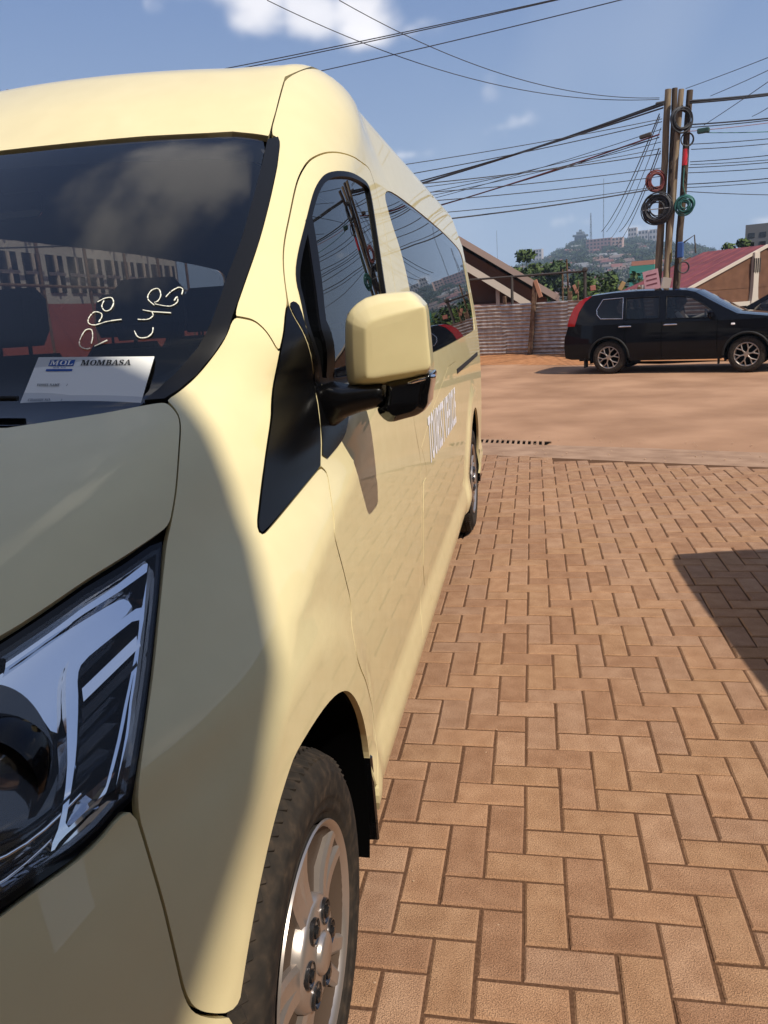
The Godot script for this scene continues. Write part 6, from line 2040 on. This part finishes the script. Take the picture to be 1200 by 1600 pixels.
func build_hill() -> void:
	var sil := [[-700.0, 8.0], [-420.0, 12.0], [-354.0, 18.0], [-313.0, 24.0], [-275.0, 29.0], [-259.0, 31.0], [-244.0, 37.0], [-230.0, 43.0], [-222.0, 45.0], [-213.0, 41.0], [-204.0, 41.0], [-180.0, 42.0], [-172.0, 40.0], [-156.0, 37.0], [-141.0, 34.0], [-126.0, 30.0], [-114.0, 26.0], [-102.0, 22.0], [-74.0, 18.0], [0.0, 8.0], [300.0, 4.0]]
	var ridge := func(s: float) -> float:
		for k in sil.size() - 1:
			if s <= sil[k + 1][0]: return lerpf(sil[k][1], sil[k + 1][1], clampf((s - sil[k][0]) / (sil[k + 1][0] - sil[k][0]), 0, 1))
		return 4.0
	var f := FastNoiseLite.new()
	f.seed = 77
	f.frequency = 0.02
	var height := func(s: float, t: float) -> float:
		var k := clampf((t - 240.0) / 460.0, 0.0, 1.0)
		# rays from the viewer keep the slope behind the same skyline at every depth
		var r: float = ridge.call(s * 700.0 / maxf(t, 300.0))
		var back := clampf((t - 700.0) / 260.0, 0.0, 1.0)
		return -4.0 + (r + 4.0) * k * (1.0 - back * back) + f.get_noise_2d(s, t) * 2.0 * k
	var mb := Mesher.new()
	var ns := 90
	var nt := 44
	for i in ns:
		for j in nt:
			var q := []
			for k in [[0, 0], [1, 0], [1, 1], [0, 1]]:
				var s := lerpf(-700.0, 300.0, float(i + k[0]) / ns)
				var t := lerpf(220.0, 960.0, float(j + k[1]) / nt)
				q.append(road(s, height.call(s, t), t))
			mb.quad(q[0], q[1], q[2], q[3], Vector3.UP)
	struct("hill", mb.mesh(), tri_tex(mat(lin(0.085, 0.085, 0.05), 0.95), noise_tex(256, 0.02, 4, Color(0.55, 0.55, 0.5), Color(1, 1, 1), 51), 0.01, true))
	# woods on the slope, one mass
	var clump := []
	for k in 5: clump.append([Vector3(rng.randf_range(-2.0, 2.0), rng.randf_range(2.0, 6.5), rng.randf_range(-2, 2)), rng.randf_range(1.5, 2.6)])
	var tm := leaves(clump, 26, 0.9, 9)
	var mm := MultiMesh.new()
	mm.transform_format = MultiMesh.TRANSFORM_3D
	mm.mesh = tm
	var tf := []
	for k in 3800:
		var t := 250.0 + 460.0 * sqrt(rng.randf())
		var s := lerpf(-330.0, -40.0, rng.randf()) * t / 700.0
		var top := t > 590.0
		if f.get_noise_2d(s * 1.5, t * 1.5 + 200.0) < (-0.4 if top else -0.05): continue
		var z := rng.randf_range(0.45, 0.95)
		tf.append(Transform3D(Basis(Vector3.UP, rng.randf() * TAU).scaled(Vector3(z, z, z)), road(s, height.call(s, t) - 1.0, t)))
	mm.instance_count = tf.size()
	for k in tf.size(): mm.set_instance_transform(k, tf[k])
	var wo := MultiMeshInstance3D.new()
	wo.name = "hillside_woods"
	wo.multimesh = mm
	wo.material_override = M.leaf_far
	add_child(wo, true)
	tag(wo, "dark green woods covering the far hillside among the houses", "woods")
	wo.set_meta("kind", "stuff")
	# small houses up the slope
	var walls := [mat(lin(0.36, 0.33, 0.30), 0.9), mat(lin(0.24, 0.19, 0.15), 0.9), mat(lin(0.20, 0.12, 0.09), 0.9), mat(lin(0.42, 0.40, 0.38), 0.9)]
	var roofs := [mat(lin(0.16, 0.06, 0.05), 0.8), mat(lin(0.19, 0.10, 0.075), 0.8), mat(lin(0.17, 0.17, 0.175), 0.7), mat(lin(0.12, 0.09, 0.08), 0.8)]
	var proto := []
	for k in 4:
		var o := thing("hillside_house", "small house with pitched roof among many on the far hillside", "house", Vector3(0, -60, 0), 0.0, "small houses on the far hillside")
		var w := Mesher.new()
		w.box(Vector3(0, 1.2, 0), Vector3(7.0 + k, 4.8, 6.0))
		part("wall", w.mesh(), walls[k], o)
		var rf := Mesher.new()
		var hx := (7.0 + k) / 2 + 0.4
		rf.loft([[Vector3(-hx, 3.6, -3.5), Vector3(-hx, 3.6, 3.5), Vector3(-hx, 5.3, 0)], [Vector3(hx, 3.6, -3.5), Vector3(hx, 3.6, 3.5), Vector3(hx, 5.3, 0)]])
		part("roof", rf.mesh(), roofs[k], o)
		for j in 3: part("window", boxmesh(Vector3(-2.2 + j * 2.2, 2.2, 3.02), Vector3(1.0, 1.2, 0.06)), M.black_matt, o)
		proto.append(o)
	var n := 0
	for k in 1100:
		if n >= 260: break
		var t := 270.0 + 350.0 * pow(rng.randf(), 0.7)
		var s := lerpf(-285.0, -95.0, rng.randf()) * t / 700.0
		if f.get_noise_2d(s * 1.5, t * 1.5 + 200.0) > 0.10: continue
		var p := road(s, height.call(s, t), t)
		var tn := rng.randf_range(-0.5, 0.5) + ROAD_TURN
		if n < 4:
			proto[n].position = p
			proto[n].rotation.y = tn
			proto[n].scale = Vector3.ONE * 0.7
		else:
			copy_of(proto[rng.randi() % 4], "", p, tn).scale = Vector3.ONE * rng.randf_range(0.5, 0.85)
		n += 1
	# landmarks along the skyline
	var block := func(called: String, label: String, s: float, t: float, y0: float, w: float, h: float, wall: Material, floors: int, bays: int) -> void:
		var o := thing(called, label, "building", road(s, y0, t), ROAD_TURN)
		part("wall", boxmesh(Vector3(0, h / 2, 0), Vector3(w, h, w * 0.6)), wall, o)
		for i in floors:
			for j in bays: part("window", boxmesh(Vector3((j + 0.5) / bays * w - w / 2, (i + 0.55) / floors * h, w * 0.3 + 0.05), Vector3(w / bays * 0.55, h / floors * 0.5, 0.1)), M.black_matt, o)
	var pale := mat(lin(0.42, 0.38, 0.37), 0.9)
	var pink := mat(lin(0.27, 0.15, 0.135), 0.9)
	block.call("apartment_tower", "pale twin-tone tower block on the hill's left shoulder", -258.0, 690.0, 26.0, 8.0, 18.0, pale, 5, 3)
	block.call("hill_hotel", "broad pinkish building below the hill crest", -173.0, 590.0, 26.0, 18.0, 14.5, pink, 6, 7)
	block.call("hill_hotel", "narrow sunlit end block right of the pinkish building", -160.0, 588.0, 26.0, 7.5, 14.0, mat(lin(0.42, 0.27, 0.22), 0.9), 6, 3)
	block.call("apartment_tower", "pale apartment slab on the crest, leftmost of three", -178.0, 700.0, 36.0, 7.0, 18.0, pale, 5, 3)
	block.call("apartment_tower", "pale apartment slab on the crest, middle of three", -169.0, 700.0, 36.0, 8.0, 15.0, pale, 4, 3)
	block.call("apartment_tower", "pale apartment slab on the crest beside the poles", -160.0, 700.0, 34.0, 8.0, 17.0, pale, 4, 3)
	block.call("long_building", "long low pale building halfway up the hill", -165.0, 520.0, 22.0, 17.0, 5.0, walls[3], 2, 9)
	var tw := thing("hill_tower", "dark stepped tower on the hill crest", "tower", road(-223.0, 40.0, 700.0), ROAD_TURN)
	var tmesh := Mesher.new()
	tmesh.box(Vector3(0, 3, 0), Vector3(13, 6, 9), Basis(), 0.3); tmesh.box(Vector3(0, 8.5, 0), Vector3(8.5, 6, 7), Basis(), 0.3)
	part("shaft", tmesh.mesh(), mat(lin(0.10, 0.12, 0.14), 0.8), tw)
	tmesh = Mesher.new()
	tmesh.box(Vector3(0, 12.3, 0), Vector3(11.5, 1.8, 9), Basis(), 0.4); tmesh.box(Vector3(0, 14.3, 0), Vector3(6, 2.4, 6), Basis(), 0.5); tmesh.box(Vector3(0, 16.2, 0), Vector3(2.0, 2.0, 2.0))
	part("gallery", tmesh.mesh(), mat(lin(0.10, 0.12, 0.14), 0.8), tw)
	for k in 3:
		var ma := thing("radio_mast", ["tall thin radio mast on the hill right of the dark tower", "lattice radio mast on the hill crest, left of the tallest mast", "thin mast rising behind the brown house roof"][k], "mast", road([-203.0, -214.0, -56.0][k], [40.0, 40.0, -2.0][k], [700.0, 700.0, 130.0][k]))
		var hgt: float = [56.0, 30.0, 15.2][k]
		var r: float = [0.5, 1.1, 0.06][k]
		for c in 3:
			var e := Vector3(cos(TAU * c / 3), 0, sin(TAU * c / 3)) * r
			part("leg", bar([e, e * 0.3 + Vector3(0, hgt, 0)], r * 0.28, r * 0.14, 4), M.iron, ma)
		var br := Mesher.new()
		var nb := 14
		for j in nb:
			var q := j / float(nb)
			var e0 := Vector3(cos(TAU * j / 3.0), 0, sin(TAU * j / 3.0)) * r * (1.0 - 0.7 * q) + Vector3(0, hgt * q, 0)
			var e1 := Vector3(cos(TAU * (j + 1) / 3.0), 0, sin(TAU * (j + 1) / 3.0)) * r * (1.0 - 0.7 * (q + 1.0 / nb)) + Vector3(0, hgt * (q + 1.0 / nb), 0)
			br.tube([e0, e1], r * 0.14, -1, 4)
		part("bracing", br.mesh(), M.iron, ma)
